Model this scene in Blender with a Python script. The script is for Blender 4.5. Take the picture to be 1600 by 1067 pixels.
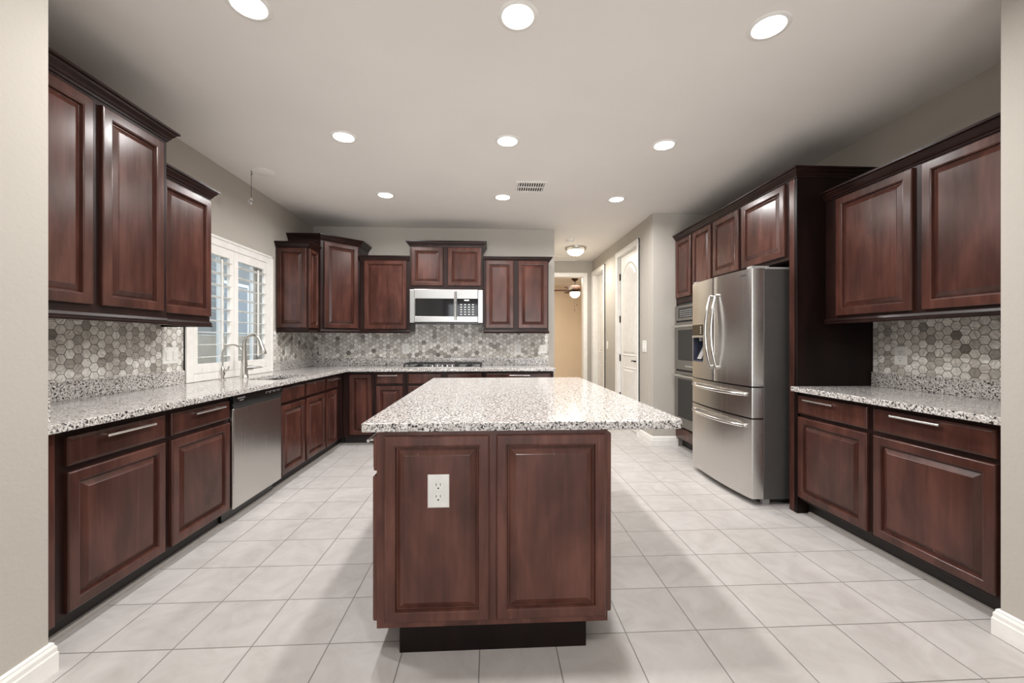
import bpy, bmesh, math, random
from mathutils import Vector, Matrix
random.seed(7)
PI = math.pi
for o in list(bpy.data.objects):
    bpy.data.objects.remove(o)
SC = bpy.context.scene
COL = SC.collection

# ------------------------------------------------------------------ camera, world, light, exposure
cam_data = bpy.data.cameras.new('camera')
cam = bpy.data.objects.new('camera', cam_data)
COL.objects.link(cam)
cam_data.sensor_width = 36.0
cam_data.lens = 14.4                    # 640 px focal length at 1600 px
cam.location = (0, 0, 1.22)
cam.rotation_euler = (PI/2, 0, -math.atan(33/640))
cam_data.clip_start = 0.05
SC.camera = cam

SC.view_settings.view_transform = 'Standard'
SC.view_settings.look = 'None'
SC.view_settings.gamma = 1.0
SC.view_settings.use_curve_mapping = False
SC.view_settings.exposure = 0.0

world = bpy.data.worlds.new('world')
SC.world = world
world.use_nodes = True
bgn = world.node_tree.nodes['Background']
bgn.inputs[0].default_value = (0.93, 0.96, 1.0, 1)
bgn.inputs[1].default_value = 3.3

CEIL = 2.72
def area_light(name, loc, rot, sx, sy, power, color=(1, 1, 1), shape='RECTANGLE', spread=PI, parent=None):
    d = bpy.data.lights.new(name, 'AREA')
    d.shape = shape
    d.size = sx
    if shape in ('RECTANGLE', 'ELLIPSE'):
        d.size_y = sy
    d.energy = power
    d.color = color
    d.spread = spread
    o = bpy.data.objects.new(name, d)
    COL.objects.link(o)
    o.location = loc
    o.rotation_euler = rot
    if parent: o.parent = parent
    return o
CAN_POWER = 15.2
# unseen uplights and spots added to brighten the ceiling (daylight comes in through the wide rear opening)
for lx in (-0.95, 1.35):
    area_light('fill_uplight', (lx, -0.7, 1.55), (PI - math.radians(35), 0, 0), 1.1, 1.1, 3.6, (1, 0.985, 0.97), 'DISK')
    area_light('living_room_ceiling_lamp', (lx, 0.35, 2.70), (0, 0, 0), 0.13, 0.13, 2.0, (1, 0.985, 0.97), 'DISK', math.radians(165))
    area_light('fill_spot', (lx*0.8, -3.2, 0.9), (PI - math.radians(79), 0, 0), 0.9, 0.9, 2.4, (1, 0.985, 0.97), 'DISK', math.radians(26))  # added fill, aimed low at the back of the ceiling
area_light('living_room_ceiling_lamp', (0.124, 0.60, 2.70), (0, 0, 0), 0.13, 0.13, 11.0, (1, 0.985, 0.97), 'DISK', math.radians(165))
# lamp of the room behind the hall
area_light('bedroom_lamp', (1.7, 9.0, 2.62), (0, 0, 0), 1.2, 1.2, 52, (1, 0.90, 0.76))

# ------------------------------------------------------------------ materials
def mat(name):
    m = bpy.data.materials.new(name)
    m.use_nodes = True
    nt = m.node_tree
    return m, nt, nt.nodes['Principled BSDF']
def N(nt, typ, **kw):
    n = nt.nodes.new(typ)
    for k, v in kw.items(): setattr(n, k, v)
    return n
def L(nt, a, b): nt.links.new(a, b)
def setv(node, **kw):
    for k, v in kw.items():
        node.inputs[k.replace('_', ' ')].default_value = v
def ramp(nt, stops, interp='LINEAR'):
    r = N(nt, 'ShaderNodeValToRGB')
    r.color_ramp.interpolation = interp
    el = r.color_ramp.elements
    while len(el) < len(stops): el.new(0.5)
    for e, (p, c) in zip(el, stops):
        e.position = p
        e.color = (*c, 1)
    return r
def rand_coord(nt, amount=20.0, kind='Object'):
    tc = N(nt, 'ShaderNodeTexCoord')
    oi = N(nt, 'ShaderNodeObjectInfo')
    mul = N(nt, 'ShaderNodeMath', operation='MULTIPLY'); mul.inputs[1].default_value = amount
    L(nt, oi.outputs['Random'], mul.inputs[0])
    add = N(nt, 'ShaderNodeVectorMath', operation='ADD')
    L(nt, tc.outputs[kind], add.inputs[0]); L(nt, mul.outputs[0], add.inputs[1])
    return add.outputs[0]

def simple(name, col, rough=0.5, metal=0.0, spec=0.5, coat=0.0):
    m, nt, b = mat(name)
    n = N(nt, 'ShaderNodeTexNoise'); setv(n, Scale=14.0, Detail=3.0)
    v = rand_coord(nt); L(nt, v, n.inputs['Vector'])
    r = ramp(nt, [(0.3, tuple(c*0.95 for c in col)), (0.7, tuple(min(1, c*1.04) for c in col))])
    L(nt, n.outputs['Fac'], r.inputs[0]); L(nt, r.outputs[0], b.inputs['Base Color'])
    b.inputs['Roughness'].default_value = rough
    b.inputs['Metallic'].default_value = metal
    b.inputs['Specular IOR Level'].default_value = spec
    b.inputs['Coat Weight'].default_value = coat
    return m

def wood(name, c1, c2, c3, rough=0.32, spec=0.5):
    m, nt, b = mat(name)
    v = rand_coord(nt)
    mp = N(nt, 'ShaderNodeMapping'); mp.inputs['Scale'].default_value = (34, 34, 2.2)
    L(nt, v, mp.inputs[0])
    n1 = N(nt, 'ShaderNodeTexNoise'); setv(n1, Scale=1.0, Detail=6.0, Roughness=0.62, Distortion=0.5)
    L(nt, mp.outputs[0], n1.inputs['Vector'])
    mp2 = N(nt, 'ShaderNodeMapping'); mp2.inputs['Scale'].default_value = (6.5, 6.5, 2.4)
    L(nt, v, mp2.inputs[0])
    n2 = N(nt, 'ShaderNodeTexNoise'); setv(n2, Scale=1.0, Detail=3.0, Roughness=0.5, Distortion=0.4)
    L(nt, mp2.outputs[0], n2.inputs['Vector'])
    mx = N(nt, 'ShaderNodeMath', operation='MULTIPLY_ADD'); mx.inputs[1].default_value = 0.30
    L(nt, n1.outputs['Fac'], mx.inputs[0])
    m2 = N(nt, 'ShaderNodeMath', operation='MULTIPLY'); m2.inputs[1].default_value = 0.70
    L(nt, n2.outputs['Fac'], m2.inputs[0]); L(nt, m2.outputs[0], mx.inputs[2])
    r = ramp(nt, [(0.33, c1), (0.5, c2), (0.66, c3)])
    L(nt, mx.outputs[0], r.inputs[0]); L(nt, r.outputs[0], b.inputs['Base Color'])
    rr = N(nt, 'ShaderNodeMapRange'); setv(rr, To_Min=rough-0.05, To_Max=rough+0.1)
    L(nt, n1.outputs['Fac'], rr.inputs['Value']); L(nt, rr.outputs[0], b.inputs['Roughness'])
    b.inputs['Specular IOR Level'].default_value = spec
    bp = N(nt, 'ShaderNodeBump'); setv(bp, Strength=0.012, Distance=0.002)
    L(nt, n1.outputs['Fac'], bp.inputs['Height']); L(nt, bp.outputs[0], b.inputs['Normal'])
    return m

def wall_paint(name, col, bump=0.25):
    m, nt, b = mat(name)
    tc = N(nt, 'ShaderNodeTexCoord')
    n = N(nt, 'ShaderNodeTexNoise'); setv(n, Scale=55.0, Detail=4.0, Roughness=0.6)
    L(nt, tc.outputs['Object'], n.inputs['Vector'])
    n2 = N(nt, 'ShaderNodeTexNoise'); setv(n2, Scale=1.3, Detail=2.0)
    L(nt, tc.outputs['Object'], n2.inputs['Vector'])
    r = ramp(nt, [(0.3, tuple(c*0.975 for c in col)), (0.7, tuple(c*1.02 for c in col))])
    L(nt, n2.outputs['Fac'], r.inputs[0]); L(nt, r.outputs[0], b.inputs['Base Color'])
    bp = N(nt, 'ShaderNodeBump'); setv(bp, Strength=bump, Distance=0.004)
    L(nt, n.outputs['Fac'], bp.inputs['Height']); L(nt, bp.outputs[0], b.inputs['Normal'])
    b.inputs['Roughness'].default_value = 0.75
    b.inputs['Specular IOR Level'].default_value = 0.25
    return m

def steel(name, col, rough, axis=2, stretch=420):
    m, nt, b = mat(name)
    tc = N(nt, 'ShaderNodeTexCoord')
    mp = N(nt, 'ShaderNodeMapping')
    sc = [stretch]*3; sc[axis] = 0.6
    mp.inputs['Scale'].default_value = sc
    L(nt, tc.outputs['Object'], mp.inputs[0])
    n = N(nt, 'ShaderNodeTexNoise'); setv(n, Scale=1.0, Detail=3.0)
    L(nt, mp.outputs[0], n.inputs['Vector'])
    rr = N(nt, 'ShaderNodeMapRange'); setv(rr, To_Min=rough-0.006, To_Max=rough+0.008)
    L(nt, n.outputs['Fac'], rr.inputs['Value']); L(nt, rr.outputs[0], b.inputs['Roughness'])
    r = ramp(nt, [(0.2, tuple(c*0.99 for c in col)), (0.8, tuple(min(1, c*1.01) for c in col))])
    L(nt, n.outputs['Fac'], r.inputs[0]); L(nt, r.outputs[0], b.inputs['Base Color'])
    b.inputs['Metallic'].default_value = 1.0
    return m

def granite(name):
    m, nt, b = mat(name)
    tc = N(nt, 'ShaderNodeTexCoord')
    co = tc.outputs['Object']
    def nz(scale, detail, off):
        mp = N(nt, 'ShaderNodeMapping'); mp.inputs['Location'].default_value = (off, off*1.7, off*0.6)
        L(nt, co, mp.inputs[0])
        n = N(nt, 'ShaderNodeTexNoise'); setv(n, Scale=scale, Detail=detail, Roughness=0.55, Distortion=0.6)
        L(nt, mp.outputs[0], n.inputs['Vector'])
        return n.outputs['Fac']
    base = ramp(nt, [(0.35, (0.60, 0.56, 0.52)), (0.5, (0.75, 0.72, 0.69)), (0.65, (0.86, 0.84, 0.82))])
    L(nt, nz(45, 3, 0), base.inputs[0])
    grey = ramp(nt, [(0.49, (0, 0, 0)), (0.56, (1, 1, 1))])
    L(nt, nz(135, 2.5, 5), grey.inputs[0])
    mx1 = N(nt, 'ShaderNodeMixRGB'); mx1.inputs[2].default_value = (0.40, 0.37, 0.35, 1)
    L(nt, grey.outputs[0], mx1.inputs[0]); L(nt, base.outputs[0], mx1.inputs[1])
    blk = ramp(nt, [(0.55, (0, 0, 0)), (0.58, (1, 1, 1))])
    L(nt, nz(104, 2.5, 11), blk.inputs[0])
    mx2 = N(nt, 'ShaderNodeMixRGB'); mx2.inputs[2].default_value = (0.03, 0.027, 0.026, 1)
    L(nt, blk.outputs[0], mx2.inputs[0]); L(nt, mx1.outputs[0], mx2.inputs[1])
    L(nt, mx2.outputs[0], b.inputs['Base Color'])
    b.inputs['Roughness'].default_value = 0.13
    b.inputs['Specular IOR Level'].default_value = 0.55
    return m

def math_n(nt, op, a, bb=None, c=None):
    n = N(nt, 'ShaderNodeMath', operation=op)
    for i, x in enumerate((a, bb, c)):
        if x is None: continue
        if isinstance(x, (int, float)): n.inputs[i].default_value = x
        else: L(nt, x, n.inputs[i])
    return n.outputs[0]

def hex_tile(name, ax_u, ax_v, size=0.0535):
    """flat-topped hexagon marble mosaic; u runs along the wall, v is up"""
    m, nt, b = mat(name)
    tc = N(nt, 'ShaderNodeTexCoord')
    sep = N(nt, 'ShaderNodeSeparateXYZ'); L(nt, tc.outputs['Object'], sep.inputs[0])
    u = math_n(nt, 'DIVIDE', sep.outputs[ax_u], size)
    v = math_n(nt, 'DIVIDE', sep.outputs[ax_v], size)
    # hexagon with unit flat-to-flat distance in v; x of the classic formula = v, y = u
    S3 = math.sqrt(3)
    x = math_n(nt, 'ADD', v, 200.0); y = math_n(nt, 'ADD', u, 200*S3)
    ax = math_n(nt, 'SUBTRACT', math_n(nt, 'FLOORED_MODULO', x, 1.0), 0.5)
    ay = math_n(nt, 'SUBTRACT', math_n(nt, 'FLOORED_MODULO', y, S3), S3/2)
    bx = math_n(nt, 'SUBTRACT', math_n(nt, 'FLOORED_MODULO', math_n(nt, 'SUBTRACT', x, 0.5), 1.0), 0.5)
    by = math_n(nt, 'SUBTRACT', math_n(nt, 'FLOORED_MODULO', math_n(nt, 'SUBTRACT', y, S3/2), S3), S3/2)
    da = math_n(nt, 'ADD', math_n(nt, 'MULTIPLY', ax, ax), math_n(nt, 'MULTIPLY', ay, ay))
    db = math_n(nt, 'ADD', math_n(nt, 'MULTIPLY', bx, bx), math_n(nt, 'MULTIPLY', by, by))
    sel = math_n(nt, 'LESS_THAN', da, db)
    def pick(p, q):   # sel ? p : q
        return math_n(nt, 'ADD', q, math_n(nt, 'MULTIPLY', sel, math_n(nt, 'SUBTRACT', p, q)))
    gx = pick(ax, bx); gy = pick(ay, by)
    idx = math_n(nt, 'SUBTRACT', x, gx); idy = math_n(nt, 'SUBTRACT', y, gy)
    qx = math_n(nt, 'ABSOLUTE', gx); qy = math_n(nt, 'ABSOLUTE', gy)
    c = math_n(nt, 'MAXIMUM', math_n(nt, 'ADD', math_n(nt, 'MULTIPLY', qx, 0.5), math_n(nt, 'MULTIPLY', qy, S3/2)), qx)
    edge = math_n(nt, 'SUBTRACT', 0.5, c)
    comb = N(nt, 'ShaderNodeCombineXYZ')
    L(nt, math_n(nt, 'ROUND', math_n(nt, 'MULTIPLY', idx, 2.0)), comb.inputs[0])
    L(nt, math_n(nt, 'ROUND', math_n(nt, 'MULTIPLY', idy, 2.0/S3)), comb.inputs[1])
    wn = N(nt, 'ShaderNodeTexWhiteNoise'); wn.noise_dimensions = '3D'
    L(nt, comb.outputs[0], wn.inputs['Vector'])
    tone = ramp(nt, [(0.0, (0.16, 0.137, 0.12)), (0.05, (0.38, 0.35, 0.315)), (0.20, (0.60, 0.56, 0.51)),
                     (0.6, (0.80, 0.765, 0.715)), (1.0, (0.95, 0.93, 0.89))])
    L(nt, wn.outputs['Value'], tone.inputs[0])
    # marble veins with a different direction in every tile
    vr = N(nt, 'ShaderNodeVectorRotate'); vr.rotation_type = 'AXIS_ANGLE'
    vr.inputs['Axis'].default_value = [(1.0 if i == (3-ax_u-ax_v) else 0.0) for i in range(3)]
    L(nt, tc.outputs['Object'], vr.inputs['Vector'])
    L(nt, math_n(nt, 'MULTIPLY', wn.outputs['Value'], 40.0), vr.inputs['Angle'])
    mp = N(nt, 'ShaderNodeMapping')
    sc = [60, 60, 60]; sc[ax_u] = 18; sc[ax_v] = 95
    mp.inputs['Scale'].default_value = sc
    L(nt, vr.outputs[0], mp.inputs[0])
    vn = N(nt, 'ShaderNodeTexNoise'); setv(vn, Scale=1.0, Detail=4.0, Distortion=1.2)
    L(nt, mp.outputs[0], vn.inputs['Vector'])
    vramp = ramp(nt, [(0.3, (0.55, 0.54, 0.52)), (0.55, (1, 1, 1)), (0.75, (1.2, 1.2, 1.18))])
    L(nt, vn.outputs['Fac'], vramp.inputs[0])
    mul = N(nt, 'ShaderNodeMixRGB', blend_type='MULTIPLY'); mul.inputs[0].default_value = 0.95
    L(nt, tone.outputs[0], mul.inputs[1]); L(nt, vramp.outputs[0], mul.inputs[2])
    gm = N(nt, 'ShaderNodeMapRange'); setv(gm, From_Min=0.022, From_Max=0.045)
    L(nt, edge, gm.inputs['Value'])
    mx = N(nt, 'ShaderNodeMixRGB'); mx.inputs[1].default_value = (0.17, 0.155, 0.135, 1)
    L(nt, gm.outputs[0], mx.inputs[0]); L(nt, mul.outputs[0], mx.inputs[2])
    L(nt, mx.outputs[0], b.inputs['Base Color'])
    bp = N(nt, 'ShaderNodeBump'); setv(bp, Strength=0.6, Distance=0.002)
    L(nt, gm.outputs[0], bp.inputs['Height']); L(nt, bp.outputs[0], b.inputs['Normal'])
    b.inputs['Roughness'].default_value = 0.38
    return m

def floor_tile(name, px=0.304, py=0.2985, ox=-0.044, oy=1.69):
    m, nt, b = mat(name)
    tc = N(nt, 'ShaderNodeTexCoord')
    sep = N(nt, 'ShaderNodeSeparateXYZ'); L(nt, tc.outputs['Object'], sep.inputs[0])
    u = math_n(nt, 'DIVIDE', math_n(nt, 'SUBTRACT', sep.outputs[0], ox), px)
    v = math_n(nt, 'DIVIDE', math_n(nt, 'SUBTRACT', sep.outputs[1], oy), py)
    fu = math_n(nt, 'FLOOR', u); fv = math_n(nt, 'FLOOR', v)
    du = math_n(nt, 'ABSOLUTE', math_n(nt, 'SUBTRACT', math_n(nt, 'SUBTRACT', u, fu), 0.5))
    dv = math_n(nt, 'ABSOLUTE', math_n(nt, 'SUBTRACT', math_n(nt, 'SUBTRACT', v, fv), 0.5))
    d = math_n(nt, 'SUBTRACT', 0.5, math_n(nt, 'MAXIMUM', du, dv))
    gm = N(nt, 'ShaderNodeMapRange'); setv(gm, From_Min=0.0055, From_Max=0.0095)
    L(nt, d, gm.inputs['Value'])
    comb = N(nt, 'ShaderNodeCombineXYZ'); L(nt, fu, comb.inputs[0]); L(nt, fv, comb.inputs[1])
    wn = N(nt, 'ShaderNodeTexWhiteNoise'); L(nt, comb.outputs[0], wn.inputs['Vector'])
    off = N(nt, 'ShaderNodeVectorMath', operation='SCALE'); off.inputs['Scale'].default_value = 12.0
    L(nt, wn.outputs['Color'], off.inputs[0])
    add = N(nt, 'ShaderNodeVectorMath', operation='ADD')
    L(nt, tc.outputs['Object'], add.inputs[0]); L(nt, off.outputs[0], add.inputs[1])
    n = N(nt, 'ShaderNodeTexNoise'); setv(n, Scale=5.0, Detail=6.0, Roughness=0.6, Distortion=1.3)
    L(nt, add.outputs[0], n.inputs['Vector'])
    r = ramp(nt, [(0.3, (0.450, 0.422, 0.406)), (0.5, (0.507, 0.481, 0.466)), (0.7, (0.555, 0.530, 0.515))])
    L(nt, n.outputs['Fac'], r.inputs[0])
    tint = ramp(nt, [(0, (0.96, 0.955, 0.945)), (1, (1.0, 0.995, 0.995))])
    L(nt, wn.outputs['Value'], tint.inputs[0])
    mul = N(nt, 'ShaderNodeMixRGB', blend_type='MULTIPLY'); mul.inputs[0].default_value = 1
    L(nt, r.outputs[0], mul.inputs[1]); L(nt, tint.outputs[0], mul.inputs[2])
    mx = N(nt, 'ShaderNodeMixRGB'); mx.inputs[1].default_value = (0.20, 0.185, 0.17, 1)
    L(nt, gm.outputs[0], mx.inputs[0]); L(nt, mul.outputs[0], mx.inputs[2])
    L(nt, mx.outputs[0], b.inputs['Base Color'])
    bp = N(nt, 'ShaderNodeBump'); setv(bp, Strength=0.4, Distance=0.002)
    L(nt, gm.outputs[0], bp.inputs['Height']); L(nt, bp.outputs[0], b.inputs['Normal'])
    b.inputs['Roughness'].default_value = 0.42
    b.inputs['Specular IOR Level'].default_value = 0.4
    return m

def emit(name, col, strength):
    m, nt, b = mat(name)
    b.inputs['Base Color'].default_value = (*col, 1)
    b.inputs['Emission Color'].default_value = (*col, 1)
    b.inputs['Emission Strength'].default_value = strength
    return m
def glass(name, col=(1, 1, 1), rough=0.0):
    m, nt, b = mat(name)
    b.inputs['Base Color'].default_value = (*col, 1)
    b.inputs['Transmission Weight'].default_value = 1.0
    b.inputs['Roughness'].default_value = rough
    b.inputs['IOR'].default_value = 1.45
    return m
def pane_glass(name):
    m = bpy.data.materials.new(name); m.use_nodes = True
    nt = m.node_tree; nt.nodes.clear()
    out = N(nt, 'ShaderNodeOutputMaterial'); mx = N(nt, 'ShaderNodeMixShader')
    tr = N(nt, 'ShaderNodeBsdfTransparent'); gl = N(nt, 'ShaderNodeBsdfGlossy')
    tr.inputs[0].default_value = (0.80, 0.86, 0.90, 1); gl.inputs[1].default_value = 0.02
    mx.inputs[0].default_value = 0.06
    L(nt, tr.outputs[0], mx.inputs[1]); L(nt, gl.outputs[0], mx.inputs[2])
    L(nt, mx.outputs[0], out.inputs[0])
    return m

M = {}
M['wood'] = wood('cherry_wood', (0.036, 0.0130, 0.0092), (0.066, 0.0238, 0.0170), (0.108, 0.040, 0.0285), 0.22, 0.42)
M['wood_island'] = wood('cherry_wood_island', (0.062, 0.0225, 0.0150), (0.108, 0.040, 0.0275), (0.165, 0.064, 0.045), 0.22, 0.42)  # cabinet wood lightened in colour where the lamps alone leave the island dark
M['wood_shaded'] = wood('cherry_wood_shaded', (0.0045, 0.0022, 0.0019), (0.008, 0.0036, 0.0031), (0.013, 0.0057, 0.0047), 0.30, 0.2)  # cherry darkened: shade on the refrigerator panel put into the colour
M['wood_frame_shaded'] = wood('cherry_frame_shaded', (0.011, 0.0048, 0.0040), (0.019, 0.0078, 0.0064), (0.030, 0.0122, 0.0096), 0.30, 0.24)  # slightly darker cherry, with the shade between doors put into its colour
M['toe'] = simple('toe_kick_paint', (0.014, 0.009, 0.008), 0.5)
M['wall'] = wall_paint('greige_wall_paint', (0.50, 0.466, 0.417))
M['ceiling'] = wall_paint('ceiling_paint', (0.86, 0.825, 0.785), 0.12)
M['wall_tan'] = wall_paint('tan_wall_paint', (0.75, 0.64, 0.51))
M['white'] = simple('white_trim_paint', (0.88, 0.86, 0.82), 0.35)
M['plate'] = simple('white_plastic', (0.82, 0.81, 0.77), 0.35)
M['plate_dark'] = simple('slot_dark', (0.03, 0.03, 0.03), 0.6)
M['granite'] = granite('speckled_granite')
M['hex_x'] = hex_tile('hexagon_marble_side_wall', 1, 2)
M['hex_y'] = hex_tile('hexagon_marble_back_wall', 0, 2)
M['floor'] = floor_tile('beige_floor_tile')
M['steel'] = steel('brushed_steel_vertical', (0.64, 0.625, 0.60), 0.27, 2)
M['steel_h'] = steel('brushed_steel_horizontal', (0.43, 0.425, 0.415), 0.32, 0)
M['steel_oven'] = steel('oven_steel', (0.36, 0.35, 0.335), 0.28, 0)
M['steel_side'] = simple('grey_appliance_side', (0.135, 0.128, 0.12), 0.42, 0.6)
M['nickel'] = simple('brushed_nickel', (0.62, 0.60, 0.56), 0.24, 1.0)
M['chrome'] = simple('satin_chrome', (0.78, 0.77, 0.75), 0.16, 1.0)
M['black'] = simple('black_plastic', (0.012, 0.012, 0.012), 0.25)
M['black_glass'] = simple('black_glass', (0.010, 0.010, 0.011), 0.05, 0, 0.6)
M['iron'] = simple('cast_iron', (0.015, 0.015, 0.016), 0.5)
M['mark'] = simple('white_print', (0.75, 0.75, 0.74), 0.5)
M['grey'] = simple('grey_plastic', (0.32, 0.31, 0.30), 0.4)
M['shoe'] = simple('grey_shoe_strip', (0.34, 0.315, 0.29), 0.35)
M['bronze'] = simple('dark_bronze', (0.03, 0.02, 0.015), 0.35, 0.7)
M['can_glow'] = emit('lamp_glow', (1, 0.97, 0.92), 9.0)
M['bowl_glow'] = emit('frosted_bowl_glow', (1, 0.93, 0.80), 2.6)
M['fan_glow'] = emit('fan_lamp_glow', (1, 0.90, 0.72), 3.4)
M['crystal'] = glass('clear_crystal')
M['pane'] = pane_glass('window_glass')
M['blade'] = simple('fan_blade_wood', (0.10, 0.05, 0.03), 0.4)
M['grey_paint'] = simple('blue_grey_paint', (0.20, 0.195, 0.185), 0.6)
M['sky_glass'] = simple('sky_glass', (0.19, 0.20, 0.21), 0.15)
M['tan_block'] = simple('tan_block', (0.62, 0.54, 0.45), 0.8)
M['gravel'] = simple('yard_gravel', (0.38, 0.33, 0.27), 0.9)
M['vent_dark'] = simple('vent_shadow', (0.02, 0.018, 0.016), 0.8)
M['dispenser'] = simple('dispenser_navy', (0.05, 0.055, 0.085), 0.3)
M['bronze_panel'] = simple('dispenser_bronze', (0.06, 0.042, 0.022), 0.15, 0.4)

# ------------------------------------------------------------------ mesh helpers
class MB:
    def __init__(self): self.v = []; self.f = []
    def add(self, vs, fs):
        o = len(self.v)
        self.v += [tuple(p) for p in vs]
        self.f += [tuple(i+o for i in f) for f in fs]
        return self
    def box(self, x0, x1, y0, y1, z0, z1):
        if x0 > x1: x0, x1 = x1, x0
        if y0 > y1: y0, y1 = y1, y0
        if z0 > z1: z0, z1 = z1, z0
        vs = [(x0,y0,z0),(x1,y0,z0),(x1,y1,z0),(x0,y1,z0),(x0,y0,z1),(x1,y0,z1),(x1,y1,z1),(x0,y1,z1)]
        fs = [(0,3,2,1),(4,5,6,7),(0,1,5,4),(1,2,6,5),(2,3,7,6),(3,0,4,7)]
        return self.add(vs, fs)
    def prism(self, poly, z0, z1):
        n = len(poly)
        vs = [(x, y, z0) for x, y in poly] + [(x, y, z1) for x, y in poly]
        fs = [tuple(range(n-1, -1, -1)), tuple(range(n, 2*n))]
        fs += [(i, (i+1) % n, n+(i+1) % n, n+i) for i in range(n)]
        return self.add(vs, fs)
    def loops(self, rings, cap0=False, cap1=True):
        """bridge equally long vertex rings"""
        n = len(rings[0]); vs = []; fs = []
        for r in rings: vs += r
        for k in range(len(rings)-1):
            for i in range(n):
                j = (i+1) % n
                fs.append((k*n+i, k*n+j, (k+1)*n+j, (k+1)*n+i))
        if cap0: fs.append(tuple(range(n-1, -1, -1)))
        if cap1: fs.append(tuple((len(rings)-1)*n+i for i in range(n)))
        return self.add(vs, fs)
    def cyl(self, p0, p1, r, n=16, r1=None):
        p0 = Vector(p0); p1 = Vector(p1); d = (p1-p0).normalized()
        a = d.orthogonal().normalized(); b = d.cross(a)
        r1 = r if r1 is None else r1
        rings = []
        for p, rr in ((p0, r), (p1, r1)):
            rings.append([tuple(p + a*math.cos(2*PI*i/n)*rr + b*math.sin(2*PI*i/n)*rr) for i in range(n)])
        return self.loops(rings, True, True)
    def tube(self, pts, rad, n=12):
        """tube through points; rad number or list"""
        pts = [Vector(p) for p in pts]
        rs = rad if isinstance(rad, (list, tuple)) else [rad]*len(pts)
        rings = []; prev = None
        for i, p in enumerate(pts):
            t = (pts[min(i+1, len(pts)-1)] - pts[max(i-1, 0)]).normalized()
            if prev is None: a = t.orthogonal().normalized()
            else:
                a = (prev - t*prev.dot(t)).normalized()
            prev = a; b = t.cross(a)
            rings.append([tuple(p + (a*math.cos(2*PI*k/n) + b*math.sin(2*PI*k/n))*rs[i]) for k in range(n)])
        return self.loops(rings, True, True)
    def lathe(self, prof, n=32, c=(0, 0, 0), cap0=True, cap1=True):
        """prof list of (r, z)"""
        rings = [[(c[0]+r*math.cos(2*PI*i/n), c[1]+r*math.sin(2*PI*i/n), c[2]+z) for i in range(n)] for r, z in prof]
        return self.loops(rings, cap0, cap1)
    def sweep(self, path, prof, side=1):
        """path: 2D polyline, prof: closed list of (offset, z); offset to the right (side=1) or left"""
        P = [Vector(p) for p in path]; n = len(P)
        dirs = [(P[i+1]-P[i]).normalized() for i in range(n-1)]
        nr = [Vector((d.y, -d.x))*side for d in dirs]
        mit = []
        for i in range(n):
            if i == 0: mit.append(nr[0])
            elif i == n-1: mit.append(nr[-1])
            else:
                a = nr[i-1]+nr[i]
                mit.append(a/(a.dot(nr[i])))
        rings = [[(P[i].x+mit[i].x*o, P[i].y+mit[i].y*o, z) for o, z in prof] for i in range(n)]
        return self.loops(rings, True, True)
    def build(self, name, m, parent=None, bevel=0.0, smooth=False, seg=2):
        me = bpy.data.meshes.new(name)
        me.from_pydata(self.v, [], self.f)
        bm = bmesh.new(); bm.from_mesh(me)
        bmesh.ops.recalc_face_normals(bm, faces=bm.faces)
        bm.to_mesh(me); bm.free()
        me.materials.append(M[m])
        if smooth:
            for p in me.polygons: p.use_smooth = True
            try: me.set_sharp_from_angle(angle=math.radians(40))
            except Exception: pass
        o = bpy.data.objects.new(name, me)
        COL.objects.link(o)
        if parent is not None: o.parent = parent
        if bevel > 0:
            md = o.modifiers.new('bevel', 'BEVEL'); md.width = bevel; md.segments = seg
            md.limit_method = 'ANGLE'; md.angle_limit = math.radians(35)
        return o
def box(x0, x1, y0, y1, z0, z1): return MB().box(x0, x1, y0, y1, z0, z1)

def thing(name, label, cat, loc=(0, 0, 0), rz=0, group=None):
    o = bpy.data.objects.new(name, None)
    COL.objects.link(o)
    o.empty_display_size = 0.1
    o.location = loc; o.rotation_euler = (0, 0, rz)
    o['label'] = label; o['category'] = cat
    if group: o['group'] = group
    return o
def tag(o, label, cat, group=None):
    o['label'] = label; o['category'] = cat
    if group: o['group'] = group
    return o
def struct(o):
    o['kind'] = 'structure'
    return o

def text(name, body, size, m, parent, loc, rot, width=None):
    c = bpy.data.curves.new(name, 'FONT')
    c.body = body; c.size = size; c.extrude = 0.0004; c.align_x = 'LEFT'; c.resolution_u = 2
    t = bpy.data.objects.new(name+'_tmp', c); COL.objects.link(t)
    dg = bpy.context.evaluated_depsgraph_get(); dg.update()
    me = bpy.data.meshes.new_from_object(t.evaluated_get(dg))
    bpy.data.objects.remove(t)
    me.materials.clear(); me.materials.append(M[m])
    if width:
        xs = [v.co.x for v in me.vertices]; s = width/(max(xs)-min(xs))
        for v in me.vertices: v.co.x *= s
    o = bpy.data.objects.new(name, me); COL.objects.link(o)
    o.parent = parent; o.location = loc; o.rotation_euler = rot
    return o

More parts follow.
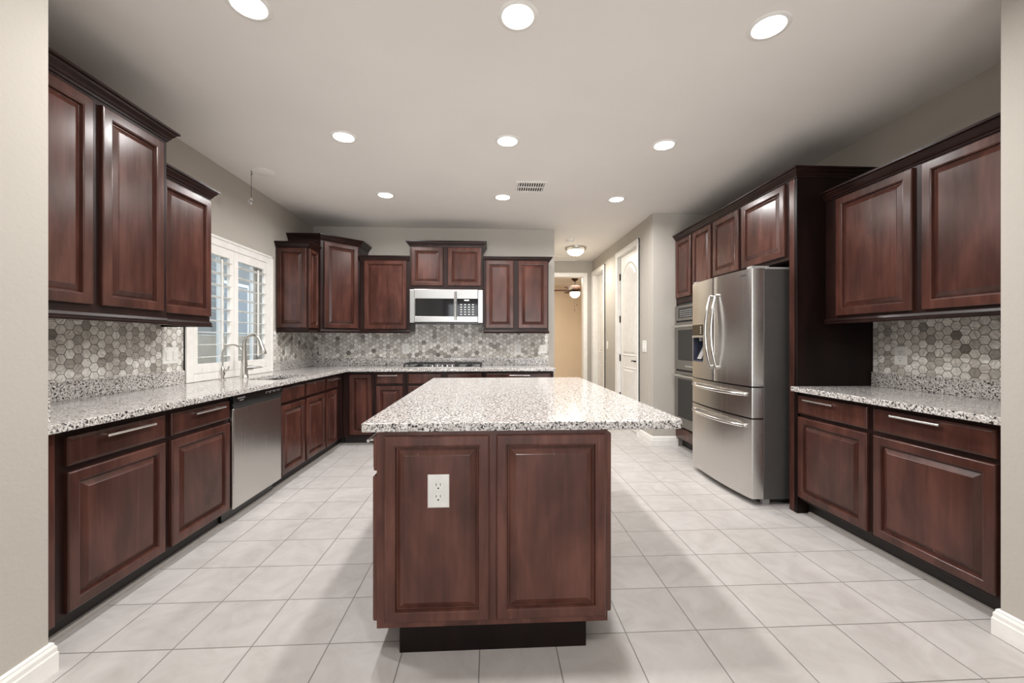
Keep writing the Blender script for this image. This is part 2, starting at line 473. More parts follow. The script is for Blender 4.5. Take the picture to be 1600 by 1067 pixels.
# ------------------------------------------------------------------ cabinet parts (local: x along width, front faces -y, z up)
def rect(x0, x1, z0, z1, ins, y):
    return [(x0+ins, y, z0+ins), (x1-ins, y, z0+ins), (x1-ins, y, z1-ins), (x0+ins, y, z1-ins)]
DT = 0.020
def door(parent, x0, x1, z0, z1, fw=0.052, y=0.0, m='wood', name='door'):
    t = y-DT
    fr = MB().loops([rect(x0, x1, z0, z1, 0.0, y), rect(x0, x1, z0, z1, 0.0, t+0.006),
                     rect(x0, x1, z0, z1, 0.0022, t+0.0022), rect(x0, x1, z0, z1, 0.006, t),
                     rect(x0, x1, z0, z1, fw-0.010, t), rect(x0, x1, z0, z1, fw-0.0075, t+0.002),
                     rect(x0, x1, z0, z1, fw-0.004, t+0.0025), rect(x0, x1, z0, z1, fw, t+0.0165),
                     rect(x0, x1, z0, z1, fw, y-0.001)], False, False)
    d = fr.build(name, m, parent)
    pn = MB().loops([rect(x0, x1, z0, z1, fw+0.0005, y-0.002), rect(x0, x1, z0, z1, fw+0.0005, t+0.0160),
                     rect(x0, x1, z0, z1, fw+0.004, t+0.0162), rect(x0, x1, z0, z1, fw+0.029, t+0.0035),
                     rect(x0, x1, z0, z1, fw+0.032, t+0.0012)], True, True)
    pn.build('raised_panel', m, d)
    return d
def drawer(parent, x0, x1, z0, z1, y=0.0, m='wood', name='drawer_front', handle=None):
    t = y-DT
    d = MB().loops([rect(x0, x1, z0, z1, 0.0, y), rect(x0, x1, z0, z1, 0.0, t+0.008),
                    rect(x0, x1, z0, z1, 0.002, t+0.0045), rect(x0, x1, z0, z1, 0.007, t+0.0035),
                    rect(x0, x1, z0, z1, 0.010, t+0.001), rect(x0, x1, z0, z1, 0.013, t)], True, True).build(name, m, parent)
    if handle:
        a, b, z = handle
        h = MB()
        yy = t-0.026
        h.cyl((a, yy, z), (b, yy, z), 0.0065, 12)
        for px in (a+0.022, b-0.022): h.cyl((px, t+0.002, z), (px, yy, z), 0.0055, 10)
        h.build('bar_handle', 'chrome', d, 0.001, True)
    return d
CROWN = [(0.0, 0.0), (0.006, 0.0), (0.008, 0.010), (0.014, 0.014), (0.018, 0.026), (0.032, 0.042), (0.034, 0.050),
         (0.046, 0.054), (0.046, 0.066), (0.0, 0.066)]
RAIL = [(-0.02, 0.0), (0.010, 0.0), (0.012, 0.008), (0.006, 0.014), (0.010, 0.022), (0.004, 0.036), (-0.02, 0.036)]
def crown(parent, path, ztop, side=1, m='wood_frame_shaded'):
    return MB().sweep(path, [(o, ztop-0.066+z) for o, z in CROWN], side).build('crown_molding', m, parent)
def rail(parent, path, zbot, side=1, m='wood_frame_shaded'):
    return MB().sweep(path, [(o, zbot+z) for o, z in RAIL], side).build('light_rail', m, parent)

def upper(label, loc, rz, width, depth, zbot, ztop, doors, ends=(False, False), rails=True, cr=True, rail_ext=0.0,
          group='upper cabinets', doorz=None, name='wall_cabinet', rail_zero=None):
    """local origin: left end of the face frame at floor level"""
    c = thing(name, label, 'cabinet', (loc[0], loc[1], zbot), rz, group)
    h = ztop-zbot
    carc = box(0, width, 0, depth, 0.03 if rails else 0.0, h-0.012).build('carcass', 'wood_frame_shaded', c, 0.002)
    for (a, b) in doors:
        z0, z1 = doorz if doorz else (0.075, h-0.075)
        door(c, a, b, z0, z1)
    path = []
    if ends[0]: path.append((0, depth))
    path += [(0, 0), (width, 0)]
    if ends[1]: path.append((width, depth))
    if cr: crown(c, path, h)
    if rails: rail(c, path, 0.0)
    return c

def base(label, loc, rz, width, depth, fronts, toe=True, group='base cabinets', name='base_cabinet', top=0.868, body=True):
    """fronts: list of ('door',x0,x1,z0,z1) / ('drawer',x0,x1,z0,z1,handle)"""
    c = thing(name, label, 'cabinet', (loc[0], loc[1], 0), rz, group)
    if body: box(0, width, 0, depth, 0.10, top).build('carcass', 'wood_frame_shaded', c, 0.002)
    if toe: box(0, width, 0.065, depth, 0.0, 0.0995).build('toe_kick', 'toe', c)
    for f in fronts:
        if f[0] == 'door': door(c, *f[1:5])
        else: drawer(c, *f[1:5], handle=f[5] if len(f) > 5 else None)
    return c

# ------------------------------------------------------------------ the room shell
XL, XR, YB = -2.31, 2.74, 5.45       # left wall, right wall, back wall
SL, SR, SY = -1.62, 2.105, 1.59      # wall returns framing the kitchen
HX0, HX1, HY = 0.85, 1.89, 7.55      # hall side walls and end wall
HC = 4.70                            # hall corner
T = 0.12
struct(box(-2.6, 4.6, -4.3, 11.3, -0.10, 0.0).build('floor', 'floor'))
struct(box(-2.6, 4.6, -4.3, 11.3, CEIL, CEIL+0.12).build('ceiling', 'ceiling'))
# left wall with the window opening
WY0, WY1, WZ0, WZ1 = 3.27, 4.33, 0.96, 2.03
wl = MB().box(XL-0.16, XL, SY, WY0, 0, CEIL).box(XL-0.16, XL, WY1, YB+T, 0, CEIL)
wl.box(XL-0.16, XL, WY0, WY1, 0, WZ0).box(XL-0.16, XL, WY0, WY1, WZ1, CEIL)
struct(wl.build('wall_left', 'wall'))
struct(box(XR, XR+T, SY, HC+T, 0, CEIL).build('wall_right', 'wall'))
struct(box(XL, HX0, YB, YB+T, 0, CEIL).build('wall_back', 'wall', None, 0.006))
struct(box(XL-0.16, SL, -4.2, SY, 0, CEIL).build('wall_front_left', 'wall', None, 0.006))
struct(box(SR, XR+T, -4.2, SY, 0, CEIL).build('wall_front_right', 'wall', None, 0.006))
# rear wall of the living side with its wide glazed opening
rw = MB().box(SL, -1.45, -4.2, -4.05, 0, CEIL).box(1.85, SR, -4.2, -4.05, 0, CEIL).box(-1.45, 1.85, -4.2, -4.05, 2.5, CEIL)
struct(rw.build('wall_rear', 'wall'))
# hall
D1Y0, D1Y1, DZ = 5.19, 5.99, 2.46    # pantry door leaf
D2Y0, D2Y1 = 6.76, 7.44              # second hall door
D2Z = 2.43
hw = MB().box(HX1, HX1+T, HC+T, D1Y0, 0, CEIL).box(HX1, HX1+T, D1Y0, D1Y1, DZ, CEIL)
hw.box(HX1, HX1+T, D1Y1, D2Y0, 0, CEIL).box(HX1, HX1+T, D2Y0, D2Y1, D2Z, CEIL).box(HX1, HX1+T, D2Y1, HY+T, 0, CEIL)
hw.box(HX1, XR, HC, HC+T, 0, CEIL)
struct(hw.build('wall_hall_right', 'wall', None, 0.004))
struct(box(HX0-T, HX0, YB+T, HY+T, 0, CEIL).build('wall_hall_left', 'wall'))
OX0, OX1, OZ = 0.93, 1.715, 2.42     # doorway at the hall end
he = MB().box(HX0, OX0, HY, HY+T, 0, CEIL).box(OX1, HX1, HY, HY+T, 0, CEIL).box(OX0, OX1, HY, HY+T, OZ, CEIL)
struct(he.build('wall_hall_end', 'wall'))
# bedroom beyond
struct(box(-0.3, 4.4, 11.0, 11.12, 0, CEIL).build('wall_bedroom_back', 'wall_tan'))
struct(box(2.52, 2.64, HY+T, 11.0, 0, CEIL).build('wall_bedroom_right', 'wall_tan'))
struct(box(-0.42, -0.3, HY+T, 11.0, 0, CEIL).build('wall_bedroom_left', 'wall_tan'))
bf = MB().box(-0.3, OX0, HY+T, HY+T+0.02, 0, CEIL).box(OX1, 2.52, HY+T, HY+T+0.02, 0, CEIL).box(OX0, OX1, HY+T, HY+T+0.02, OZ, CEIL)
struct(bf.build('wall_bedroom_front', 'wall_tan'))

# baseboards
BB = [(0.0, 0.0), (0.017, 0.0), (0.017, 0.068), (0.014, 0.074), (0.014, 0.090), (0.009, 0.100), (0.009, 0.106), (0.004, 0.112), (0.0, 0.112)]
struct(MB().sweep([(SL, -4.0), (SL, SY), (SL-0.10, SY)], BB, 1).build('baseboard_left', 'white'))
struct(MB().sweep([(SR, -4.0), (SR, SY), (SR+0.10, SY)], BB, -1).build('baseboard_right', 'white'))
struct(MB().sweep([(2.19, HC), (HX1, HC), (HX1, D1Y0-0.075)], BB, -1).build('baseboard_hall', 'white'))
struct(MB().sweep([(HX1, D1Y1+0.075), (HX1, D2Y0-0.075)], BB, -1).build('baseboard_hall_far', 'white'))
struct(MB().sweep([(-0.3, 11.0), (2.52, 11.0), (2.52, HY+T+0.03)], BB, 1).build('baseboard_bedroom', 'white'))

# door casings
CAS = 0.075
def casing_x(name, X, y0, y1, z1):
    c = MB().box(X-0.020, X, y0-CAS, y0, 0, z1).box(X-0.020, X, y1, y1+CAS, 0, z1).box(X-0.020, X, y0-CAS, y1+CAS, z1, z1+CAS)
    c.box(X-0.026, X, y0-CAS, y0-CAS+0.016, 0, z1+CAS).box(X-0.026, X, y1+CAS-0.016, y1+CAS, 0, z1+CAS).box(X-0.026, X, y0-CAS, y1+CAS, z1+CAS-0.016, z1+CAS)
    # jamb lining
    c.box(X, X+T, y0-0.004, y0+0.004, 0, z1).box(X, X+T, y1-0.004, y1+0.004, 0, z1).box(X, X+T, y0, y1, z1-0.004, z1+0.004)
    return struct(c.build(name, 'white', None, 0.003))
casing_x('trim_1', HX1, D1Y0, D1Y1, DZ)
casing_x('trim_2', HX1, D2Y0, D2Y1, D2Z)
c3 = MB().box(OX0-CAS, OX0, HY-0.022, HY, 0, OZ).box(OX1, OX1+CAS, HY-0.022, HY, 0, OZ).box(OX0-CAS, OX1+CAS, HY-0.022, HY, OZ, OZ+CAS)
c3.box(OX1+CAS-0.016, OX1+CAS, HY-0.028, HY, 0, OZ+CAS).box(OX0-CAS, OX1+CAS, HY-0.028, HY, OZ+CAS-0.016, OZ+CAS)
c3.box(OX0-0.004, OX0+0.004, HY, HY+T, 0, OZ).box(OX1-0.004, OX1+0.004, HY, HY+T, 0, OZ).box(OX0, OX1, HY, HY+T, OZ-0.004, OZ+0.004)
struct(c3.build('trim_3', 'white', None, 0.003))

# panelled interior door (local: x along width, front faces -y)
def arch_ring(x0, x1, z0, z1, rise, ins, y, n=14):
    pts = [(x0+ins, y, z0+ins), (x1-ins, y, z0+ins)]
    for i in range(n+1):
        t = i/n
        x = (x1-ins)+(x0-x1+2*ins)*t
        k = (2*t-1)
        pts.append((x, y, z1-ins-rise*(k*k)))
    return pts
def panel_door(name, X, y0, y1, z1, inset=0.03):
    W = y1-y0-0.016
    d = thing(name, 'white', 'door', (X+inset, y1-0.008, 0), -PI/2)
    del d['label']; del d['category']; d['kind'] = 'structure'
    H = z1-0.012
    box(0, W, 0, 0.036, 0.008, H).build('leaf', 'white', d, 0.002)
    s = 0.115
    for (a, b, rise) in ((1.02, H-0.12, 0.14), (0.16, 0.86, 0.0)):
        pr = [(0.0, -0.0005), (0.008, -0.007), (0.016, -0.002), (0.030, -0.0015), (0.055, -0.008), (0.060, -0.0085)]
        MB().loops([arch_ring(s, W-s, a, b, rise, i, y) for i, y in pr], True, True).build('door_panel', 'white', d)
    return d, W
d1, W1 = panel_door('door_1', HX1, D1Y0, D1Y1, DZ)
for hz in (0.42, 0.98, 1.55, 2.17):
    MB().box(-0.006, 0.012, -0.006, 0.004, hz-0.045, hz+0.045).cyl((-0.004, -0.008, hz-0.05), (-0.004, -0.008, hz+0.05), 0.008, 10).build('hinge', 'bronze', d1)
lv = MB().cyl((W1-0.065, 0, 0.96), (W1-0.065, -0.012, 0.96), 0.030, 20).cyl((W1-0.065, -0.01, 0.96), (W1-0.065, -0.05, 0.96), 0.011, 12)
lv.tube([(W1-0.062, -0.05, 0.96), (W1-0.10, -0.054, 0.964), (W1-0.14, -0.052, 0.966), (W1-0.175, -0.05, 0.955)], [0.011, 0.0095, 0.008, 0.006], 10)
lv.build('door_handle', 'bronze', d1, 0, True)
d2, W2 = panel_door('door_2', HX1, D2Y0, D2Y1, D2Z, 0.075)

# grey shoe strips along the toe kicks
struct(MB().sweep([(-1.795, 1.60), (-1.795, 4.962), (-1.40, 4.962)], [(0, 0), (0.026, 0), (0.024, 0.010), (0.016, 0.016), (0, 0.018)], 1).build('trim_4', 'shoe'))
struct(MB().sweep([(2.258, 1.60), (2.258, 2.78)], [(0, 0), (0.026, 0), (0.024, 0.010), (0.016, 0.016), (0, 0.018)], -1).build('trim_5', 'shoe'))

# ------------------------------------------------------------------ window, shutters and what lies outside
FX = XL+0.035
w = thing('window_1', '', '', (XL, 0, 0)); del w['label']; del w['category']; w['kind'] = 'structure'
FY0, FY1, FZ0, FZ1 = 3.195, 4.425, 0.905, 2.105
fr = MB()
for (a0, a1, b0, b1) in ((FY0, WY0+0.012, FZ0, FZ1), (WY1-0.012, FY1, FZ0, FZ1), (WY0+0.012, WY1-0.012, FZ0, WZ0+0.005), (WY0+0.012, WY1-0.012, WZ1-0.005, FZ1)):
    fr.box(0.0, 0.022, a0, a1, b0, b1)
for (a0, a1, b0, b1) in ((FY0, FY0+0.022, FZ0, FZ1), (FY1-0.022, FY1, FZ0, FZ1), (FY0, FY1, FZ1-0.022, FZ1)):
    fr.box(0.0, 0.030, a0, a1, b0, b1)
fr.build('window_frame', 'white', w, 0.003)
sash = MB()
for (a0, a1, b0, b1) in ((WY0, WY0+0.045, WZ0, WZ1), (WY1-0.045, WY1, WZ0, WZ1), (WY0, WY1, WZ0, WZ0+0.05), (WY0, WY1, WZ1-0.05, WZ1), (3.78, 3.83, WZ0, WZ1)):
    sash.box(-0.135, -0.095, a0, a1, b0, b1)
sash.build('window_sash', 'white', w, 0.003)
box(-0.118, -0.113, WY0+0.04, WY1-0.04, WZ0+0.04, WZ1-0.04).build('glass_pane', 'pane', w)

def shutter(label, y0, y1, s0, s1, nl=9):
    z0, z1 = WZ0+0.008, WZ1-0.008
    t = thing('plantation_shutter', label, 'shutter', (XL, 0, z0), 0, 'white plantation shutters')
    rb, rt = 0.075, 0.075
    h = z1-z0
    f = MB().box(-0.006, 0.020, y0, y0+s0, 0, h).box(-0.006, 0.020, y1-s1, y1, 0, h)
    f.box(-0.006, 0.020, y0+s0, y1-s1, 0, rb).box(-0.006, 0.020, y0+s0, y1-s1, h-rt, h)
    f.build('shutter_frame', 'white', t, 0.003)
    a, b = y0+s0+0.001, y1-s1-0.001
    sp = (h-rb-rt)/nl
    for k in range(nl):
        z = rb+sp*(k+0.5)
        tilt = math.radians(2)
        pts = []
        for q in range(12):
            an = 2*PI*q/12
            px, pz = 0.040*math.cos(an), 0.0042*math.sin(an)
            pts.append((px*math.cos(tilt)-pz*math.sin(tilt)+0.006, px*math.sin(tilt)+pz*math.cos(tilt)+z))
        MB().loops([[(p, a, q) for p, q in pts], [(p, b, q) for p, q in pts]], True, True).build('louver', 'white', t, 0, True)
    ym = a+(b-a)*0.60
    MB().box(0.047, 0.058, ym-0.008, ym+0.008, rb+sp*0.35, h-rt-sp*0.35).build('tilt_rod', 'white', t, 0.002)
    return t
shutter('white louvered window shutter, nearer one, half hidden behind the cabinet', WY0+0.014, 3.779, 0.045, 0.058)
shutter('white louvered window shutter, farther one, behind the tall faucet', 3.783, WY1-0.014, 0.060, 0.045)

# outside the kitchen window
yard = tag(box(-9, -2.6, -2, 12, -0.12, -0.02).build('side_yard', 'gravel'), 'pale gravel side yard seen through the shutters', 'yard')
gw = tag(box(-4.4, -4.2, 0, 12, -0.018, 1.32).build('garden_wall', 'tan_block', None, 0.01), 'low tan garden wall outside the kitchen window', 'wall')
nh = thing('neighbor_house', 'blue grey neighboring house beyond the garden wall', 'house', (-6.4, 6, -0.02))
box(-1.5, 0, -6, 7, 0, 4.2).build('house_wall', 'grey_paint', nh)
for yy in (-1.0, 1.6, 4.0):
    f = box(0.0, 0.05, yy, yy+1.1, 1.2, 2.7).build('house_window', 'white', nh, 0.005)
    box(0.05, 0.06, yy+0.07, yy+1.03, 1.27, 2.63).build('house_window_pane', 'sky_glass', f)

# ------------------------------------------------------------------ backsplash tile
def splash(name, m, b, label):
    return tag(b.build(name, m), label, 'backsplash', 'hexagon tile backsplash')
SPZ = 1.003
s = MB().box(XL+0.001, XL+0.008, SY+0.005, FY0, SPZ, 1.345)
splash('tile_backsplash', 'hex_x', s, 'grey marble hexagon backsplash below the near left cabinets, beside the window')
s = MB().box(XL+0.001, XL+0.008, FY1, YB-0.008, SPZ, 1.345)
splash('tile_backsplash', 'hex_x', s, 'short hexagon tile backsplash on left wall between window and back corner')
s = MB().box(XL+0.008, 0.770, YB-0.008, YB-0.001, SPZ, 1.345).box(-0.99, -0.095, YB-0.008, YB-0.001, 1.345, 1.47)
splash('tile_backsplash', 'hex_y', s, 'hexagon marble mosaic backsplash on back wall, behind the cooktop')
s = MB().box(XR-0.008, XR-0.001, SY+0.005, 2.795, SPZ, 1.37)
splash('tile_backsplash', 'hex_x', s, 'hexagon tile backsplash on right wall beside the refrigerator panel')

# ------------------------------------------------------------------ countertops
CT, CB = 0.903, 0.868
def slab_from_polys(outer, holes, z0, z1):
    """flat slab with holes via bmesh triangle fill"""
    bm = bmesh.new(); edges = []
    for loop in [outer]+holes:
        vs = [bm.verts.new((x, y, z0)) for x, y in loop]
        for i in range(len(vs)): edges.append(bm.edges.new((vs[i], vs[(i+1) % len(vs)])))
    bmesh.ops.triangle_fill(bm, use_beauty=True, use_dissolve=False, edges=edges)
    r = bmesh.ops.extrude_face_region(bm, geom=list(bm.faces))
    for e in r['geom']:
        if isinstance(e, bmesh.types.BMVert): e.co.z = z1
    bmesh.ops.recalc_face_normals(bm, faces=bm.faces)
    mb = MB()
    bm.verts.index_update()
    mb.v = [tuple(v.co) for v in bm.verts]
    mb.f = [tuple(v.index for v in f.verts) for f in bm.faces]
    bm.free()
    return mb
def rrect(x0, x1, y0, y1, r, n=6):
    pts = []
    for cx, cy, a0 in ((x1-r, y0+r, -PI/2), (x1-r, y1-r, 0), (x0+r, y1-r, PI/2), (x0+r, y0+r, PI)):
        for i in range(n+1):
            a = a0+PI/2*i/n
            pts.append((cx+r*math.cos(a), cy+r*math.sin(a)))
    return pts
LE, BE, CTR = -1.655, 4.83, 0.770       # left counter edge, back counter edge, right end
SKX0, SKX1, SKY0, SKY1 = -2.06, -1.745, 3.475, 4.06
ct = thing('countertop', 'speckled granite countertop running along left and back walls, with sink cutout', 'countertop', (0, 0, 0))
outer = [(XL+0.001, SY+0.006), (LE, SY+0.006), (LE, BE), (CTR, BE), (CTR, YB-0.001), (XL+0.001, YB-0.001)]
slab_from_polys(outer, [rrect(SKX0, SKX1, SKY0, SKY1, 0.05)], CB, CT).build('slab', 'granite', ct, 0.004)
bs = MB().box(XL+0.0005, XL+0.020, SY+0.03, FY0-0.002, CT, SPZ)
bs.build('backsplash_strip', 'granite', ct, 0.002)
MB().box(XL+0.0005, XL+0.020, FY1+0.002, YB-0.02, CT, SPZ).build('backsplash_strip', 'granite', ct, 0.002)
MB().box(XL+0.0005, CTR, YB-0.020, YB-0.0005, CT, SPZ).build('backsplash_strip', 'granite', ct, 0.002)
MB().box(XL+0.022, -1.705, 1.645, 1.678, CT, SPZ).build('side_splash', 'granite', ct, 0.002)

RE = 2.12
ct2 = thing('countertop', 'short speckled granite countertop on right wall beside the tall refrigerator panel', 'countertop', (0, 0, 0))
box(RE, XR-0.001, SY+0.006, 2.798, CB, CT).build('slab', 'granite', ct2, 0.004)
box(XR-0.020, XR-0.0005, SY+0.006, 2.798, CT, SPZ).build('backsplash_strip', 'granite', ct2, 0.002)

# ------------------------------------------------------------------ sink and faucets
sk = thing('sink', 'stainless undermount sink in the counter under the window', 'sink', (0, 0, 0.70))
ins = lambda e: rrect(SKX0-0.012+e, SKX1+0.012-e, SKY0-0.012+e, SKY1+0.012-e, 0.05)
rings = [[(x, y, z) for x, y in ins(e)] for e, z in ((-0.012, 0.1675), (0.0, 0.1675), (0.003, 0.03), (0.03, 0.004), (0.10, 0.0))]
MB().loops(rings, False, True).build('basin', 'steel_h', sk, 0, True)
MB().lathe([(0.045, 0.001), (0.04, 0.004), (0.02, 0.003)], 20, ((SKX0+SKX1)/2, (SKY0+SKY1)/2, 0)).build('drain', 'chrome', sk, 0, True)

fx, fy = -2.150, 3.69
fa = thing('kitchen_faucet', 'tall brushed nickel pull-down faucet behind the sink', 'faucet', (fx, fy, CT))
MB().lathe([(0.034, 0), (0.034, 0.006), (0.030, 0.012), (0.028, 0.05), (0.025, 0.12), (0.020, 0.20), (0.0165, 0.27), (0.0155, 0.30)], 24).build('body', 'nickel', fa, 0, True)
arc = []
R = 0.062
for i in range(15):
    a = PI - i/14*(PI*0.90)
    arc.append((R+R*math.cos(a), 0.02*i/14, 0.30+R*1.15*math.sin(a)))
MB().tube([(0, 0, 0.29)]+arc, 0.0135, 14).build('spout', 'nickel', fa, 0, True)
e = Vector(arc[-1]); dn = Vector((0.28, 0.02, -1)).normalized()
MB().tube([e-dn*0.004, e+dn*0.03, e+dn*0.06, e+dn*0.115, e+dn*0.122], [0.014, 0.0165, 0.0185, 0.026, 0.024], 18).build('spray_head', 'nickel', fa, 0, True)
MB().cyl((0.0, 0.0, 0.085), (0.045, 0.045, 0.085), 0.021, 16).tube([(0.045, 0.045, 0.085), (0.075, 0.075, 0.088), (0.115, 0.10, 0.090)], [0.013, 0.0095, 0.006], 12).build('lever', 'nickel', fa, 0, True)

f2 = thing('water_filter_faucet', 'small thin gooseneck water faucet beside the tall faucet', 'faucet', (-2.185, 3.455, CT))
MB().lathe([(0.026, 0), (0.026, 0.004), (0.014, 0.010), (0.012, 0.03), (0.020, 0.055), (0.019, 0.085), (0.010, 0.105), (0.007, 0.115)], 20).build('body', 'nickel', f2, 0, True)
pts = [(0, 0, 0.11), (0, 0, 0.20)]
R = 0.075
for i in range(13):
    a = PI - i/12*(PI*0.86)
    pts.append((R+R*math.cos(a), 0.01*i/12, 0.215+R*math.sin(a)))
MB().tube(pts, 0.0062, 12).build('spout', 'nickel', f2, 0, True)
MB().tube([(0.012, 0.0, 0.07), (0.035, 0.012, 0.085), (0.042, 0.015, 0.115)], [0.009, 0.007, 0.006], 10).build('lever', 'nickel', f2, 0, True)

# ------------------------------------------------------------------ left base run (faces +X)
LFX = -1.730                       # face frame plane
LD = LFX-XL-0.003
def left(y): return (LFX, y, 0)
DRZ0, DRZ1, DOZ0, DOZ1, HZ = 0.712, 0.832, 0.115, 0.688, 0.806
b1 = base('dark wood base cabinet under left counter, nearest the camera', left(1.60), PI/2, 0.675, LD,
          [('drawer', 0.152, 0.652, DRZ0, DRZ1, (0.292, 0.552, HZ)), ('door', 0.152, 0.652, DOZ0, DOZ1)], group='left base cabinets')
box(0.0, 0.10, -0.020, 0.0, 0.10, 0.866).build('filler_strip', 'wood', b1, 0.003)
base('dark wood base cabinet between near left cabinet and dishwasher', left(2.276), PI/2, 0.522, LD,
     [('drawer', 0.020, 0.508, DRZ0, DRZ1, (0.160, 0.420, HZ)), ('door', 0.020, 0.508, DOZ0, DOZ1)], group='left base cabinets')
sb = base('two-door sink base cabinet just past the dishwasher', left(3.440), PI/2, 0.918, LD,
     [('drawer', 0.014, 0.432, DRZ0, DRZ1), ('drawer', 0.472, 0.901, DRZ0, DRZ1), ('door', 0.014, 0.432, DOZ0, DOZ1), ('door', 0.472, 0.901, DOZ0, DOZ1)],
     group='left base cabinets', body=False)
cb = MB().box(0, 0.018, 0, LD, 0.10, 0.866).box(0.90, 0.918, 0, LD, 0.10, 0.866).box(0.018, 0.90, 0, LD, 0.10, 0.118).box(0.018, 0.90, 0.0, 0.018, 0.118, 0.866).box(0.018, 0.90, LD-0.01, LD, 0.118, 0.866)
cb.build('carcass', 'wood_frame_shaded', sb)
base('narrow dark wood base cabinet at far end of left run', left(4.359), PI/2, 0.528, LD,
     [('drawer', 0.016, 0.325, DRZ0, DRZ1, (0.070, 0.310, HZ)), ('door', 0.016, 0.300, DOZ0, DOZ1)], group='left base cabinets')

dw = thing('dishwasher', 'stainless dishwasher with black control strip in the left run', 'dishwasher', (LFX, 2.800, 0), PI/2)
DWW = 0.638
box(0.004, DWW-0.004, 0.002, LD, 0.10, 0.862).build('tub', 'black', dw)
box(0.004, DWW-0.004, 0.05, 0.30, 0.0, 0.098).build('toe_kick', 'black', dw)
p = MB().prism([(0.006, 0.0), (0.006, -0.020), (0.012, -0.026), (DWW-0.012, -0.026), (DWW-0.006, -0.020), (DWW-0.006, 0.0)], 0.106, 0.770)
p.build('door_panel', 'steel', dw, 0.002)
cp = MB().loops([[(0.004, 0.0, z0), (DWW-0.004, 0.0, z0), (DWW-0.004, y, z0), (0.004, y, z0)] for z0, y in ((0.772, -0.022), (0.782, -0.030), (0.800, -0.022), (0.808, -0.032), (0.858, -0.032))], True, True)
cpo = cp.build('control_panel', 'black', dw, 0.002)
text('lettering', 'FRIGIDAIRE', 0.014, 'mark', cpo, (0.04, -0.0325, 0.833), (PI/2, 0, 0), 0.085)
text('lettering', 'GALLERY', 0.007, 'mark', cpo, (0.062, -0.0325, 0.820), (PI/2, 0, 0), 0.045)
for i in range(11):
    x = 0.385+i*0.021
    mk = MB().box(x, x+0.012, -0.0328, -0.0318, 0.838, 0.8405)
    if i % 3 != 1: mk.box(x+0.002, x+0.009, -0.0328, -0.0318, 0.828, 0.8335)
    mk.build('button_mark', 'mark', cpo)

# ------------------------------------------------------------------ back base run (faces -Y)
BFY = 4.890
BD = YB-BFY-0.003
cb = base('full height corner door cabinet where left and back runs meet', (-1.727, BFY, 0), 0, 0.357, BD,
     [('door', 0.075, 0.332, DOZ0+0.015, 0.836)], group='back base cabinets')
base('dark wood drawer base between back corner and cooktop', (-1.368, BFY, 0), 0, 0.364, BD,
     [('drawer', 0.024, 0.334, DRZ0+0.012, DRZ1+0.010, (0.050, 0.278, 0.822)), ('door', 0.024, 0.334, DOZ0, DOZ1+0.008)], group='back base cabinets')
base('two-door base cabinet under the gas cooktop', (-1.002, BFY, 0), 0, 0.916, BD,
     [('drawer', 0.028, 0.422, DRZ0+0.012, DRZ1+0.010), ('drawer', 0.482, 0.889, DRZ0+0.012, DRZ1+0.010), ('door', 0.028, 0.422, DOZ0, DOZ1+0.008), ('door', 0.482, 0.889, DOZ0, DOZ1+0.008)], group='back base cabinets')
base('wide drawer base cabinet at right end of back counter', (-0.084, BFY, 0), 0, 0.834, BD,
     [('drawer', 0.023, 0.800, DRZ0+0.012, DRZ1+0.010, (0.300, 0.548, 0.818)), ('drawer', 0.023, 0.800, 0.42, 0.70, (0.30, 0.548, 0.62)), ('drawer', 0.023, 0.800, 0.115, 0.40, (0.30, 0.548, 0.32))], group='back base cabinets')

# ------------------------------------------------------------------ cooktop
ck = thing('gas_cooktop', 'stainless gas cooktop with black grates on the back counter', 'cooktop', (-0.578, 5.10, CT))
CW, CD = 0.462, 0.20
MB().prism(rrect(-CW, CW, -CD+0.02, CD, 0.02), 0.0005, 0.012).build('cooktop_plate', 'steel_h', ck, 0.003)
for gx in (-0.31, 0.0, 0.31):
    g = MB(); w2 = 0.145; d0 = -0.045 if gx == 0 else -0.150; d1_ = 0.170
    for yy in (d0, d1_): g.box(gx-w2, gx+w2, yy-0.006, yy+0.006, 0.042, 0.056)
    for xx in (gx-w2, gx+w2): g.box(xx-0.006, xx+0.006, d0, d1_, 0.042, 0.056)
    for k in range(1, 4):
        xx = gx-w2+2*w2*k/4
        g.box(xx-0.005, xx+0.005, d0, d1_, 0.044, 0.060)
    g.box(gx-w2, gx+w2, (d0+d1_)/2-0.005, (d0+d1_)/2+0.005, 0.044, 0.060)
    for xx in (gx-w2, gx+w2):
        for yy in (d0, d1_): g.box(xx-0.008, xx+0.008, yy-0.008, yy+0.008, 0.012, 0.044)
    g.build('grate', 'iron', ck, 0.002)
for bx_, by_, r in ((-0.31, 0.09, 0.035), (-0.31, -0.08, 0.028), (0.0, 0.07, 0.045), (0.31, 0.09, 0.035), (0.31, -0.08, 0.028)):
    MB().lathe([(r+0.012, 0.010), (r+0.010, 0.018), (r, 0.019), (r, 0.026), (r-0.006, 0.028)], 24, (bx_, by_, 0)).build('burner', 'iron', ck, 0, True)
for k in range(5):
    kx = -0.125+k*0.060
    MB().lathe([(0.021, 0.010), (0.021, 0.014), (0.018, 0.016), (0.0165, 0.036), (0.014, 0.038)], 20, (kx, -0.125, 0)).build('knob', 'chrome', ck, 0, True)

